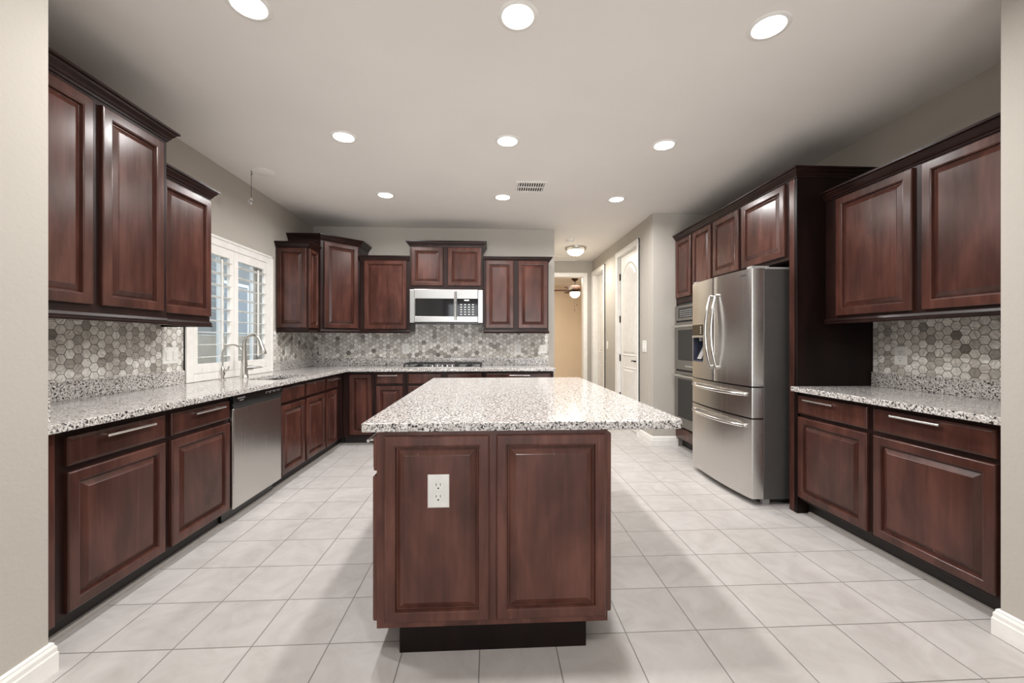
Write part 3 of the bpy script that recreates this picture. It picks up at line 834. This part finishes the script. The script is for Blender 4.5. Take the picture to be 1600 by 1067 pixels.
# ------------------------------------------------------------------ left uppers (face +X)
UB = 1.322
up1 = thing('wall_cabinet', 'tall two-door dark wood wall cabinet nearest the camera on left wall', 'cabinet', (-1.920, 1.60, UB), PI/2, 'left wall cabinets')
W_ = 0.930; D_ = -1.920-XL-0.003; H_ = 2.470-UB
box(0, W_, 0, D_, 0.03, H_-0.012).build('carcass', 'wood_frame_shaded', up1, 0.002)
door(up1, 0.020, 0.466, 0.074, H_-0.090, 0.056); door(up1, 0.512, 0.890, 0.074, H_-0.090, 0.056)
crown(up1, [(0, 0), (W_, 0), (W_, D_)], H_); rail(up1, [(0, 0), (W_, 0)], 0)
up2 = thing('wall_cabinet', 'lower single-door wall cabinet on left wall, next to the window', 'cabinet', (-1.985, 2.533, UB), PI/2, 'left wall cabinets')
W_ = 0.470; D_ = -1.985-XL-0.003; H_ = 2.290-UB
box(0, W_, 0, D_, 0.03, H_-0.012).build('carcass', 'wood_frame_shaded', up2, 0.002)
door(up2, 0.012, 0.460, 0.072, H_-0.080, 0.056)
crown(up2, [(0.01, 0), (W_, 0), (W_, D_)], H_); rail(up2, [(0.01, 0), (W_, 0), (W_, D_)], 0.0)

# small cabinet right of the window and the diagonal corner cabinet
up3 = thing('wall_cabinet', 'narrow wall cabinet with panelled side just right of the window', 'cabinet', (-1.975, 4.535, UB-0.004), PI/2, 'left wall cabinets')
W_ = 0.250; D_ = -1.975-XL-0.003; H_ = 2.298-UB
box(0, W_, 0, D_, 0.03, H_-0.012).build('carcass', 'wood_frame_shaded', up3, 0.002)
door(up3, 0.010, 0.235, 0.05, H_-0.066, 0.040)
crown(up3, [(0, D_), (0, 0), (W_, 0)], H_); rail(up3, [(0, D_), (0, 0), (W_, 0)], 0)
side = thing('tmp', '', '')
bpy.data.objects.remove(side)
def side_panel(parent, d):
    """decorative panel on the cabinet side facing the camera (local -x side)"""
    o = door(parent, -d+0.012, -0.012, 0.05, parent_h-0.066, 0.050, name='end_panel')
    o.rotation_euler = (0, 0, -PI/2)
    return o
parent_h = H_
side_panel(up3, D_)

CA, CBX, CBY = (-1.945, 4.790), -1.600, 5.110     # diagonal front from CA to (CBX, CBY)
up4 = thing('wall_cabinet', 'tall diagonal corner wall cabinet in the back left corner', 'cabinet', (0, 0, UB), 0, 'back wall cabinets')
H_ = 2.448-UB
poly = [(XL+0.003, 4.790), CA, (CBX, CBY), (CBX, YB-0.003), (XL+0.003, YB-0.003)]
MB().prism(poly, 0.03, H_-0.012).build('carcass', 'wood_frame_shaded', up4, 0.002)
pth = [(XL+0.003, 4.790), CA, (CBX, CBY), (CBX, YB-0.003)]
crown(up4, pth, H_); rail(up4, pth, 0)
dv = Vector((CBX-CA[0], CBY-CA[1])); dl = dv.length
dg = door(up4, 0.035, dl-0.035, 0.055, H_-0.075, 0.055)
dg.location = (CA[0], CA[1], 0); dg.rotation_euler = (0, 0, math.atan2(dv.y, dv.x))

# back wall uppers (face -Y)
UFY = 5.100
UD = YB-UFY-0.003
def back_upper(label, x0, x1, ztop, doors, ends, zbot=UB, fy=UFY, rails=True, dz=None):
    return upper(label, (x0, fy), 0, x1-x0, YB-fy-0.003, zbot, ztop, [(a-x0, b-x0) for a, b in doors], ends, rails, group='back wall cabinets', doorz=dz)
back_upper('single-door wall cabinet between corner cabinet and microwave', -1.597, -0.995, 2.268, [(-1.545, -1.034)], (False, False), dz=(0.050, 0.890))
mcab = back_upper('short two-door wall cabinet above the microwave', -0.990, -0.098, 2.448, [(-0.970, -0.584), (-0.527, -0.121)], (True, True), zbot=1.862, fy=5.065, rails=False, dz=(0.040, 0.512))
back_upper('two-door wall cabinet right of the microwave', -0.094, 0.720, 2.272, [(-0.064, 0.280), (0.342, 0.706)], (False, True), dz=(0.062, 0.902))

# microwave
mw = thing('microwave', 'stainless over-the-range microwave above the cooktop', 'microwave', (-0.986, 5.06, 1.448), 0)
MW, MH = 0.888, 0.408
box(0.004, MW-0.004, 0.0, YB-5.06-0.01, 0.006, MH).build('body', 'steel_side', mw, 0.003)
box(0.0, 0.056, -0.020, 0.0, 0.0, MH-0.004).build('side_trim', 'steel_h', mw, 0.003)
box(MW-0.060, MW, -0.020, 0.0, 0.0, MH-0.004).build('side_trim', 'steel_h', mw, 0.003)
dr = MB().box(0.058, MW-0.062, -0.030, 0.0, 0.010, 0.078).box(0.058, MW-0.062, -0.030, 0.0, 0.295, MH)
dr.box(0.058, 0.066, -0.030, 0.0, 0.078, 0.295).box(0.535, 0.572, -0.030, 0.0, 0.078, 0.295)
dr.build('door', 'steel_h', mw, 0.002)
box(0.066, 0.535, -0.028, 0.0, 0.078, 0.295).build('door_window', 'black_glass', mw)
kp = box(0.572, MW-0.062, -0.028, 0.0, 0.078, 0.295).build('control_panel', 'black_glass', mw)
for r_ in range(5):
    for c_ in range(4):
        x = 0.612+c_*0.048; z = 0.098+r_*0.030
        box(x, x+0.022, -0.0288, -0.0275, z, z+0.009).build('button', 'mark', kp)
box(0.66, 0.72, -0.0288, -0.0275, 0.268, 0.284).build('display', 'mark', kp)
MB().cyl((0.556, -0.068, 0.03), (0.556, -0.068, 0.375), 0.0125, 16).cyl((0.556, -0.068, 0.05), (0.556, -0.028, 0.05), 0.009, 10).cyl((0.556, -0.068, 0.355), (0.556, -0.028, 0.355), 0.009, 10).build('handle', 'chrome', mw, 0, True)
box(0.04, MW-0.04, 0.0, 0.30, -0.010, 0.005).build('underside_vent', 'black', mw)

# ------------------------------------------------------------------ right side run (faces -X)
RFX = 2.190
RD = XR-RFX-0.003
def right(y): return (RFX, y, 0)
# base cabinets: local x = Y_end - y
base('dark wood base cabinet beside the tall refrigerator panel', right(2.798), -PI/2, 0.553, RD,
     [('drawer', 0.000, 0.533, DRZ0, DRZ1+0.008, (0.085, 0.325, 0.815)), ('door', 0.000, 0.533, DOZ0+0.005, DOZ1)], group='right base cabinets')
base('wide dark wood base cabinet at the near end of the right counter', right(2.244), -PI/2, 0.648, RD,
     [('drawer', 0.020, 0.588, DRZ0, DRZ1+0.008, (0.145, 0.390, 0.818)), ('door', 0.020, 0.588, DOZ0+0.005, DOZ1)], group='right base cabinets')
ru = thing('wall_cabinet', 'two-door dark wood wall cabinet on right wall above the short counter', 'cabinet', (2.378, 2.797, 1.342), -PI/2, 'right wall cabinets')
W_ = 2.797-1.60; D_ = XR-2.378-0.003; H_ = 2.272-1.342
box(0, W_, 0, D_, 0.03, H_-0.012).build('carcass', 'wood_frame_shaded', ru, 0.002)
door(ru, 0.105, 0.615, 0.052, H_-0.076, 0.056); door(ru, 0.665, 1.150, 0.052, H_-0.076, 0.056)
crown(ru, [(0.0, 0), (W_, 0)], H_); rail(ru, [(0.0, 0), (W_, 0)], 0)

# tall refrigerator enclosure and oven tower
PFX = 2.170; TT = 2.452
en = thing('refrigerator_cabinet', 'tall dark wood surround with two doors above the refrigerator', 'cabinet', (PFX, 2.800, 0), -PI/2, 'tall right cabinets')
# local x = 2.80 - Y  (negative towards the oven); local y = X - PFX
ED = XR-PFX-0.003
box(-0.026, 0.0, 0.0, ED, 0.0, TT-0.012).build('side_panel', 'wood_shaded', en, 0.002)
box(-0.075, -0.0265, 0.0, 0.022, 0.0, TT-0.012).build('front_stile', 'wood', en, 0.002)
box(-1.095, -0.0265, 0.0225, ED, 1.815, TT-0.012).build('carcass', 'wood_frame_shaded', en, 0.002)
box(-1.095, -0.076, 0.0, 0.022, 1.815, TT-0.012).build('face_frame', 'wood_frame_shaded', en, 0.002)
door(en, -0.620, -0.105, 1.845, TT-0.075, 0.055); door(en, -1.075, -0.668, 1.845, TT-0.075, 0.055)
crown(en, [(-1.097, 0), (0.0, 0), (0.0, ED)], TT)
box(-1.095, -1.070, 0.0225, ED, 0.0, 1.814).build('inner_panel', 'wood_shaded', en, 0.002)

ot = thing('oven_cabinet', 'tall dark wood oven cabinet between the hall wall and refrigerator', 'cabinet', (PFX, 3.898, 0), -PI/2, 'tall right cabinets')
OW = 4.697-3.898
b = MB().box(-OW, -OW+0.03, 0, ED, 0.1, TT-0.012).box(-0.03, 0, 0, ED, 0.1, TT-0.012).box(-OW+0.03, -0.03, 0, ED, 1.655, TT-0.012)
b.box(-OW+0.03, -0.03, 0, ED, 0.1, 0.248).box(-OW+0.03, -0.03, ED-0.02, ED, 0.248, 1.655)
b.build('carcass', 'wood_frame_shaded', ot, 0.002)
box(-OW, 0, 0.075, ED, 0, 0.099).build('toe_kick', 'toe', ot)
door(ot, -OW+0.020, -0.425, 1.720, TT-0.075, 0.050); door(ot, -0.378, -0.020, 1.720, TT-0.075, 0.050)
drawer(ot, -OW+0.020, -0.020, 0.115, 0.238)
crown(ot, [(-OW, 0), (0.0, 0)], TT)

ov = thing('double_wall_oven', 'stainless double wall oven left of the refrigerator', 'oven', (PFX, 3.932, 0.250), -PI/2)
VW = 4.665-3.932
box(-VW+0.001, -0.001, 0.005, 0.50, 0.0, 1.400).build('body', 'black', ov)
def oven_door(z0, z1):
    d = MB()
    d.box(-VW, 0, -0.032, 0.0, z0, z0+0.105).box(-VW, 0, -0.032, 0.0, z1-0.085, z1)
    d.box(-VW, -VW+0.075, -0.032, 0.0, z0+0.105, z1-0.085).box(-0.075, 0, -0.032, 0.0, z0+0.105, z1-0.085)
    o = d.build('oven_door', 'steel_oven', ov, 0.002)
    MB().prism(rrect(-VW+0.072, -0.072, -0.030, -0.002, 0.0005), z0+0.102, z1-0.082).build('door_window', 'black_glass', o)
    hz = z1-0.045
    MB().cyl((-VW+0.03, -0.075, hz), (-0.03, -0.075, hz), 0.0125, 14).cyl((-VW+0.07, -0.075, hz), (-VW+0.07, -0.03, hz), 0.009, 10).cyl((-0.07, -0.075, hz), (-0.07, -0.03, hz), 0.009, 10).build('handle', 'chrome', o, 0, True)
    return o
oven_door(0.012, 0.635)
od = oven_door(0.655, 1.185)
box(-VW*0.5-0.11, -VW*0.5+0.11, -0.0335, -0.031, 0.690, 0.706).build('badge', 'chrome', od)
cpn = MB().box(-VW, 0, -0.030, 0.0, 1.205, 1.375).build('control_panel', 'steel_oven', ov, 0.003)
gl = box(-VW+0.09, -0.09, -0.032, -0.029, 1.232, 1.348).build('control_glass', 'black_glass', cpn)
for r_ in range(4):
    for c_ in range(12):
        x = -VW+0.13+c_*0.042
        box(x, x+0.016, -0.0328, -0.0315, 1.248+r_*0.022, 1.254+r_*0.022).build('button_mark', 'mark', cpn)

# ------------------------------------------------------------------ refrigerator (local x = Yfar side...: x = 3.845 - Y, y = X - 2.02)
fg = thing('refrigerator', 'stainless french door refrigerator with two bottom drawers on right wall', 'refrigerator', (2.025, 3.845, 0), -PI/2)
FW, FH = 0.905, 1.770
box(0.004, FW-0.004, 0.0, 0.66, 0.045, FH-0.012).build('cabinet_body', 'steel_side', fg, 0.004)
box(0.004, FW-0.004, 0.02, 0.66, FH-0.0115, FH+0.004).build('top_cap', 'grey', fg, 0.003)
box(0.05, FW-0.05, 0.0, 0.5, 0.012, 0.044).build('kick_grille', 'black', fg)
for fxx in (0.03, FW-0.055):
    box(fxx, fxx+0.03, 0.005, 0.06, 0.0, 0.044).build('foot', 'grey', fg, 0.002)
def bow(x):     # front surface y for local x
    k = (x-FW/2)/(FW/2)
    return -0.092-0.034*(1-k*k)
def bowed(x0, x1, z0, z1, n=18, hole=None):
    """closed bowed slab, optional rectangular hole (x0,x1,z0,z1) cut in the front"""
    xs = [x0+(x1-x0)*i/n for i in range(n+1)]
    def pr(a, b, n_):
        X = [a+(b-a)*i/n_ for i in range(n_+1)]
        e0 = 0.010 if abs(a-x0) < 1e-6 else 0
        e1 = 0.010 if abs(b-x1) < 1e-6 else 0
        pts = [(a, -0.004)]
        if e0: pts += [(a, bow(a)+e0), (a+0.003, bow(a)+0.003)]
        pts += [(x, bow(x)) for x in (X[1:-1] if (e0 and e1) else (X[1:] if e0 else (X[:-1] if e1 else X)))]
        if e1: pts += [(b-0.003, bow(b)+0.003), (b, bow(b)+e1)]
        pts.append((b, -0.004))
        return pts
    m = MB()
    if not hole:
        return m.prism(pr(x0, x1, n), z0, z1)
    a, b, c, d = hole
    m.prism(pr(x0, a, 6), z0, z1).prism(pr(b, x1, 10), z0, z1).prism(pr(a, b, 8), z0, c).prism(pr(a, b, 8), d, z1)
    return m
ZD, ZM = 0.885, 0.645
HXm = 0.452
HOLE = (0.065, 0.255, 1.035, 1.375)
dl_ = bowed(0.002, HXm-0.003, ZD, FH-0.006, hole=HOLE).build('door', 'steel', fg, 0, True)
dr_ = bowed(HXm+0.003, FW-0.002, ZD, FH-0.006).build('door', 'steel', fg, 0, True)
for (z0, z1) in ((ZM+0.005, ZD-0.010), (0.050, ZM-0.006)):
    d = bowed(0.002, FW-0.002, z0, z1).build('drawer', 'steel', fg, 0, True)
    hz = z1-0.055
    pts = []
    for i in range(17):
        x = 0.07+(FW-0.14)*i/16
        k = (2*i/16-1)
        pts.append((x, bow(x)-0.012-0.045*(1-k**4), hz))
    h = MB().tube(pts, 0.013, 12)
    for i in (0, 16): h.cyl((pts[i][0], pts[i][1]+0.03, hz), (pts[i][0], pts[i][1]-0.008, hz), 0.015, 12)
    h.build('handle', 'chrome', d, 0, True)
def vhandle(d, x):
    pts = []
    for i in range(19):
        z = 1.005+0.60*i/18
        k = 2*i/18-1
        pts.append((x, bow(x)-0.014-0.042*(1-k*k), z))
    h = MB().tube(pts, 0.0115, 12)
    for i in (0, 18): h.cyl((x, bow(x)+0.004, pts[i][2]), (x, bow(x)-0.022, pts[i][2]), 0.016, 12)
    h.build('handle', 'chrome', d, 0, True)
vhandle(dl_, HXm-0.045); vhandle(dr_, HXm+0.045)
# water and ice dispenser in the far door
a, b, c, d_ = HOLE
dp = MB().box(a, b, -0.03, -0.006, c, d_).box(a, a+0.006, -0.115, -0.03, c, 1.27).box(b-0.006, b, -0.115, -0.03, c, 1.27).box(a, b, -0.115, -0.03, c, c+0.012)
dp.build('dispenser_recess', 'dispenser', dl_)
box(a, b, -0.122, -0.03, 1.275, d_).build('dispenser_panel', 'bronze_panel', dl_, 0.002)
box(a, b, -0.126, -0.03, 1.255, 1.2745).build('dispenser_ledge', 'chrome', dl_, 0.002)
MB().cyl(((a+b)/2, -0.085, 1.254), ((a+b)/2, -0.085, 1.225), 0.018, 14).build('dispenser_nozzle', 'grey', dl_, 0, True)
MB().loops([[((a+b)/2-0.03, -0.035, 1.20), ((a+b)/2+0.03, -0.035, 1.20), ((a+b)/2+0.03, -0.043, 1.20), ((a+b)/2-0.03, -0.043, 1.20)],
            [((a+b)/2-0.035, -0.100, 1.06), ((a+b)/2+0.035, -0.100, 1.06), ((a+b)/2+0.035, -0.108, 1.06), ((a+b)/2-0.035, -0.108, 1.06)]], True, True).build('dispenser_paddle', 'grey', dl_)
for k in range(4):
    box(b-0.045, b-0.030, -0.1228, -0.1215, 1.293+k*0.018, 1.300+k*0.018).build('button_mark', 'mark', dl_)
# lettering follows the bowed door
text('lettering', 'SAMSUNG', 0.020, 'plate_dark', dr_, (FW-0.155, bow(FW-0.10)-0.004, 1.715), (PI/2, 0, 0.06), 0.095)
for hx in (0.015, FW-0.075):
    MB().box(hx, hx+0.06, -0.085, 0.05, FH-0.004, FH+0.014).build('hinge_cover', 'grey', fg, 0.003)

# ------------------------------------------------------------------ island
IX0, IX1, IY0, IY1 = -0.445, 0.468, 1.622, 3.46
isl = thing('kitchen_island', 'dark wood kitchen island standing in the middle of the floor', 'island', (0, IY0, 0))
ID = IY1-IY0
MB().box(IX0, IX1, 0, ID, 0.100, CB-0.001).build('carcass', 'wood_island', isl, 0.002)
MB().box(-0.357, 0.381, 0.004, ID-0.06, 0, 0.0995).build('toe_kick', 'wood_shaded', isl)
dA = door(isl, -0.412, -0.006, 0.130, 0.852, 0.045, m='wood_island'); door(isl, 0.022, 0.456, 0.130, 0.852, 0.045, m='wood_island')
# left long side: drawers and doors facing the sink (local x = along Y)
def side_holder(fronts, X, sgn):
    out = []
    for f in fronts:
        o = door(isl, *f[1:5], fw=0.050, m='wood_island') if f[0] == 'door' else drawer(isl, *f[1:5], handle=f[5] if len(f) > 5 else None, m='wood_island')
        o.location = (X, 0 if sgn < 0 else 0, 0); o.rotation_euler = (0, 0, sgn*PI/2)
        out.append(o)
    return out
# left side: rotation -90: local x -> -Y ; so x = -(Y)
lf = []
for k in range(4):
    y0 = 0.015+k*0.455; y1 = y0+0.42
    lf += [('drawer', -y1, -y0, 0.712, 0.845, (-y1+0.09, -y0-0.03, 0.822)), ('door', -y1, -y0, 0.122, 0.690)]
side_holder(lf, IX0, -1)
rf = []
for k in range(3):
    y0 = 0.015+k*0.605; y1 = y0+0.58
    rf += [('door', y0, y1, 0.130, 0.852)]
side_holder(rf, IX1, 1)
it = thing('island_countertop', 'large speckled granite slab on top of the kitchen island', 'countertop', (0, 0, CB))
def rpoly(x0, x1, y0, y1, rs, n=8):
    pts = []
    for (cx, cy, a0, r) in ((x1-rs[1], y0+rs[1], -PI/2, rs[1]), (x1-rs[2], y1-rs[2], 0, rs[2]), (x0+rs[3], y1-rs[3], PI/2, rs[3]), (x0+rs[0], y0+rs[0], PI, rs[0])):
        for i in range(n+1):
            a = a0+PI/2*i/n
            pts.append((cx+r*math.cos(a), cy+r*math.sin(a)))
    return pts
MB().prism(rpoly(-0.502, 0.785, 1.608, 3.60, (0.012, 0.045, 0.045, 0.012)), 0.0, CT-CB).build('slab', 'granite', it, 0.005)

# ------------------------------------------------------------------ outlets and switches (local: front faces -y)
def outlet(label, loc, rz, w=0.075, h=0.120, kind='outlet', gangs=1):
    o = thing('outlet' if kind == 'outlet' else 'light_switch', label, 'outlet' if kind == 'outlet' else 'switch', loc, rz, 'wall outlets' if kind == 'outlet' else 'light switches')
    MB().loops([rect(-w/2, w/2, -h/2, h/2, i, y) for i, y in ((0, 0.0), (0, -0.003), (0.004, -0.006))], True, True).build('cover_plate', 'plate', o)
    if kind == 'outlet':
        for s in (-1, 1):
            zc = s*h*0.175
            r = w*0.23
            pts = [(r*1.05*math.cos(t), r*math.sin(t)) for t in [2*PI*i/20 for i in range(20)]]
            f = MB().loops([[(x, -0.005, z+zc) for x, z in pts], [(x*0.98, -0.0078, z*0.98+zc) for x, z in pts]], False, True).build('receptacle', 'plate', o)
            sl = MB().box(-r*0.42-0.0012, -r*0.42+0.0012, -0.0085, -0.0070, zc-r*0.02, zc+r*0.5).box(r*0.42-0.0012, r*0.42+0.0012, -0.0085, -0.0070, zc-r*0.02, zc+r*0.5)
            sl.cyl((0, -0.0070, zc-r*0.5), (0, -0.0085, zc-r*0.5), r*0.17, 10)
            sl.build('slots', 'plate_dark', f)
        MB().cyl((0, -0.005, 0), (0, -0.0072, 0), 0.003, 10).build('screw', 'plate', o)
    else:
        for g in range(gangs):
            xc = (g-(gangs-1)/2)*w/gangs*0.86
            MB().loops([rect(xc-0.016, xc+0.016, -h*0.28, h*0.28, i, y) for i, y in ((0, -0.005), (0.001, -0.009), (0.003, -0.010))], True, True).build('rocker', 'plate', o)
            MB().cyl((xc, -0.005, h*0.40), (xc, -0.007, h*0.40), 0.0025, 8).build('screw', 'grey', o)
    return o
outlet('white duplex outlet on the left door panel of the island front', (-0.203, IY0-0.0185, 0.640), 0, 0.083, 0.128)
outlet('white outlet on back wall nearest the back left corner', (-2.195, YB-0.008, 1.117), 0, 0.075, 0.130)
outlet('white outlet on back wall just left of the cooktop', (-1.116, YB-0.008, 1.128), 0, 0.090, 0.135)
outlet('white outlet on back wall right of the cooktop', (0.358, YB-0.008, 1.115), 0, 0.088, 0.148)
outlet('square double light switch at right end of back wall tile', (0.694, YB-0.008, 1.118), 0, 0.110, 0.112, 'switch', 2)
outlet('double light switch on left tile beside the window', (XL+0.008, 3.066, 1.118), PI/2, 0.150, 0.120, 'switch', 2)
outlet('white outlet on left wall tile right of the window', (XL+0.008, 4.752, 1.115), PI/2, 0.085, 0.108)
outlet('white outlet on right tile above the short counter', (XR-0.008, 2.595, 1.125), -PI/2, 0.085, 0.125)
outlet('double light switch on hall wall between corner and paneled door', (HX1, 4.955, 1.160), -PI/2, 0.120, 0.140, 'switch', 2)
outlet('single light switch on hall wall farther down, beside second doorway', (HX1, 6.560, 1.160), -PI/2, 0.080, 0.130, 'switch', 1)

# ------------------------------------------------------------------ ceiling fixtures
cans = [(x, y) for y in (1.885, 3.064, 4.257) for x in (-1.078, 0.124, 1.322)]
where = ['front row, left, nearest the near left cabinets', 'front row, middle, above the near end of the island', 'front row, right, nearest the right wall cabinet',
         'middle row, left, near the hanging crystal', 'middle row, center, above the far end of the island', 'middle row, right, near the refrigerator cabinets',
         'back row, left, near the corner cabinet', 'back row, center, left of the ceiling vent', 'back row, right, near the hall']
can0 = None
def make_can():
    t = thing('ceiling_light', '', 'ceiling light', (0, 0, CEIL), 0, 'recessed ceiling lights')
    MB().lathe([(0.070, -0.001), (0.074, -0.006), (0.088, -0.005), (0.094, -0.0015), (0.094, 0.0)], 40, (0, 0, 0), False, False).build('trim_ring', 'white', t, 0, True)
    MB().lathe([(0.0705, -0.0035), (0.05, -0.0042), (0.001, -0.0045)], 40, (0, 0, 0), False, True).build('lens', 'can_glow', t, 0, True)
    return t
for i, ((x, y), wh) in enumerate(zip(cans, where)):
    if can0 is None:
        can0 = make_can(); t = can0; kids = list(can0.children)
    else:
        t = can0.copy(); COL.objects.link(t)
        for k in kids:
            c = k.copy(); COL.objects.link(c); c.parent = t
    t.location = (x, y, CEIL)
    t['label'] = 'round recessed ceiling light, '+wh
    lamp = area_light('can_lamp', (0, 0, -0.010), (0, 0, 0), 0.13, 0.13, CAN_POWER*(1.3 if y > 4 else 0.9), (1, 0.985, 0.97), 'DISK', math.radians(165), t)

vt = thing('ceiling_vent', 'small white ceiling air vent beside the back center light', 'vent', (0.385, 3.957, CEIL))
MB().box(-0.15, 0.15, -0.135, -0.105, -0.008, 0).box(-0.15, 0.15, 0.105, 0.135, -0.008, 0).box(-0.15, -0.125, -0.105, 0.105, -0.008, 0).box(0.125, 0.15, -0.105, 0.105, -0.008, 0).box(-0.125, 0.125, -0.008, 0.008, -0.008, 0).build('vent_frame', 'white', vt, 0.002)
box(-0.125, 0.125, -0.105, 0.105, -0.0015, -0.0005).build('vent_backing', 'vent_dark', vt)
for k in range(11):
    x = -0.114+k*0.0228
    for (a, b) in ((-0.105, -0.008), (0.008, 0.105)):
        MB().loops([[(x-0.006, a, -0.0085), (x-0.003, a, -0.0085), (x+0.006, a, -0.002), (x+0.003, a, -0.002)], [(x-0.006, b, -0.0085), (x-0.003, b, -0.0085), (x+0.006, b, -0.002), (x+0.003, b, -0.002)]], True, True).build('slat', 'white', vt)

cvp = tag(MB().lathe([(0.092, 0.0), (0.092, -0.006), (0.085, -0.011), (0.001, -0.013)], 40, (0, 0, 0), True, True).build('ceiling_cover', 'ceiling', None, 0, True), 'flat round cover plate on the ceiling beside the hanging crystal', 'cover plate')
cvp.location = (-2.005, 3.73, CEIL)
hk = thing('hanging_crystal', 'small clear crystal hanging on a cord from the ceiling near the window', 'ornament', (-2.105, 3.716, CEIL))
MB().tube([(0, 0, 0), (0, 0, -0.014), (0.008, 0, -0.022), (0.006, 0, -0.032), (-0.002, 0, -0.034), (-0.006, 0, -0.028)], 0.003, 8).build('hook', 'plate_dark', hk, 0, True)
MB().cyl((0, 0, -0.033), (0, 0, -0.243), 0.0018, 8).build('cord', 'plate_dark', hk)
MB().lathe([(0.002, -0.240), (0.014, -0.247), (0.024, -0.262), (0.024, -0.270), (0.012, -0.288), (0.001, -0.294)], 8).build('crystal', 'crystal', hk)

dm = thing('dome_light', 'frosted glass dome light on the hall ceiling', 'ceiling light', (1.350, 6.48, CEIL))
MB().lathe([(0.17, 0.0), (0.172, -0.012), (0.160, -0.035), (0.135, -0.050)], 40, (0, 0, 0), True, False).build('rim', 'nickel', dm, 0, True)
MB().lathe([(0.136, -0.045), (0.134, -0.060), (0.118, -0.090), (0.085, -0.115), (0.04, -0.130), (0.004, -0.134)], 40, (0, 0, 0), False, True).build('glass_bowl', 'bowl_glow', dm, 0, True)
MB().lathe([(0.012, -0.130), (0.014, -0.138), (0.008, -0.148), (0.001, -0.152)], 16).build('finial', 'nickel', dm, 0, True)
area_light('dome_lamp', (0, 0, -0.16), (0, 0, 0), 0.24, 0.24, 21, (1, 0.93, 0.83), 'DISK', PI, dm)
sd = thing('smoke_detector', 'white smoke detector on ceiling in front of the dome light', 'smoke detector', (1.165, 6.00, CEIL))
MB().lathe([(0.065, 0.0), (0.065, -0.014), (0.055, -0.030), (0.03, -0.036), (0.001, -0.037)], 28).build('housing', 'white', sd, 0, True)
MB().lathe([(0.058, -0.0265), (0.0595, -0.023), (0.056, -0.0225)], 28, (0, 0, 0), False, False).build('grille', 'grey', sd)
ah = thing('attic_hatch', 'square attic hatch in hall ceiling behind the dome light', 'hatch', (1.28, 7.27, CEIL))
MB().box(-0.36, 0.30, -0.17, -0.14, -0.012, 0).box(-0.36, 0.30, 0.20, 0.23, -0.012, 0).box(-0.36, -0.33, -0.14, 0.20, -0.012, 0).box(0.27, 0.30, -0.14, 0.20, -0.012, 0).build('hatch_trim', 'white', ah, 0.002)
box(-0.33, 0.27, -0.14, 0.20, -0.004, 0).build('hatch_panel', 'ceiling', ah)

# ceiling fan in the bedroom
fn = thing('ceiling_fan', 'dark ceiling fan with glowing light bowl in the far tan room', 'fan', (1.985, 9.60, CEIL))
MB().lathe([(0.085, 0), (0.080, -0.03), (0.045, -0.065), (0.02, -0.08)], 24).build('canopy', 'bronze', fn, 0, True)
MB().cyl((0, 0, -0.07), (0, 0, -0.19), 0.013, 12).build('downrod', 'bronze', fn)
MB().lathe([(0.03, -0.17), (0.115, -0.185), (0.14, -0.21), (0.14, -0.26), (0.10, -0.30), (0.06, -0.31)], 28).build('motor', 'blade', fn, 0, True)
for k in range(5):
    a = math.radians(170+72*k)
    ca, sa = math.cos(a), math.sin(a)
    pts = [(0.20, -0.060), (0.32, -0.072), (0.60, -0.075), (0.66, -0.055), (0.66, 0.055), (0.60, 0.075), (0.32, 0.072), (0.20, 0.060)]
    def tr(p, z): return (p[0]*ca-p[1]*sa, p[0]*sa+p[1]*ca, z+p[1]*0.18)
    bl = MB().loops([[tr(p, -0.285) for p in pts], [tr(p, -0.279) for p in pts]], True, True).build('blade', 'blade', fn)
    ir = [(0.08, -0.018), (0.24, -0.03), (0.24, 0.03), (0.08, 0.018)]
    MB().loops([[tr(p, -0.293) for p in ir], [tr(p, -0.286) for p in ir]], True, True).build('blade_iron', 'bronze', bl)
MB().lathe([(0.055, -0.31), (0.12, -0.325), (0.122, -0.335), (0.05, -0.336)], 28).build('light_fitter', 'bronze', fn, 0, True)
MB().lathe([(0.118, -0.336), (0.125, -0.36), (0.105, -0.42), (0.06, -0.46), (0.004, -0.475)], 28, (0, 0, 0), False, True).build('glass_bowl', 'fan_glow', fn, 0, True)
for px, ln in ((0.02, 0.30), (-0.03, 0.42)):
    MB().cyl((px, -0.126, -0.33), (px, -0.126, -0.33-ln), 0.002, 6).lathe([(0.001, -0.33-ln), (0.007, -0.345-ln), (0.007, -0.36-ln), (0.001, -0.372-ln)], 10, (px, -0.126, 0)).build('pull_chain', 'bronze', fn)
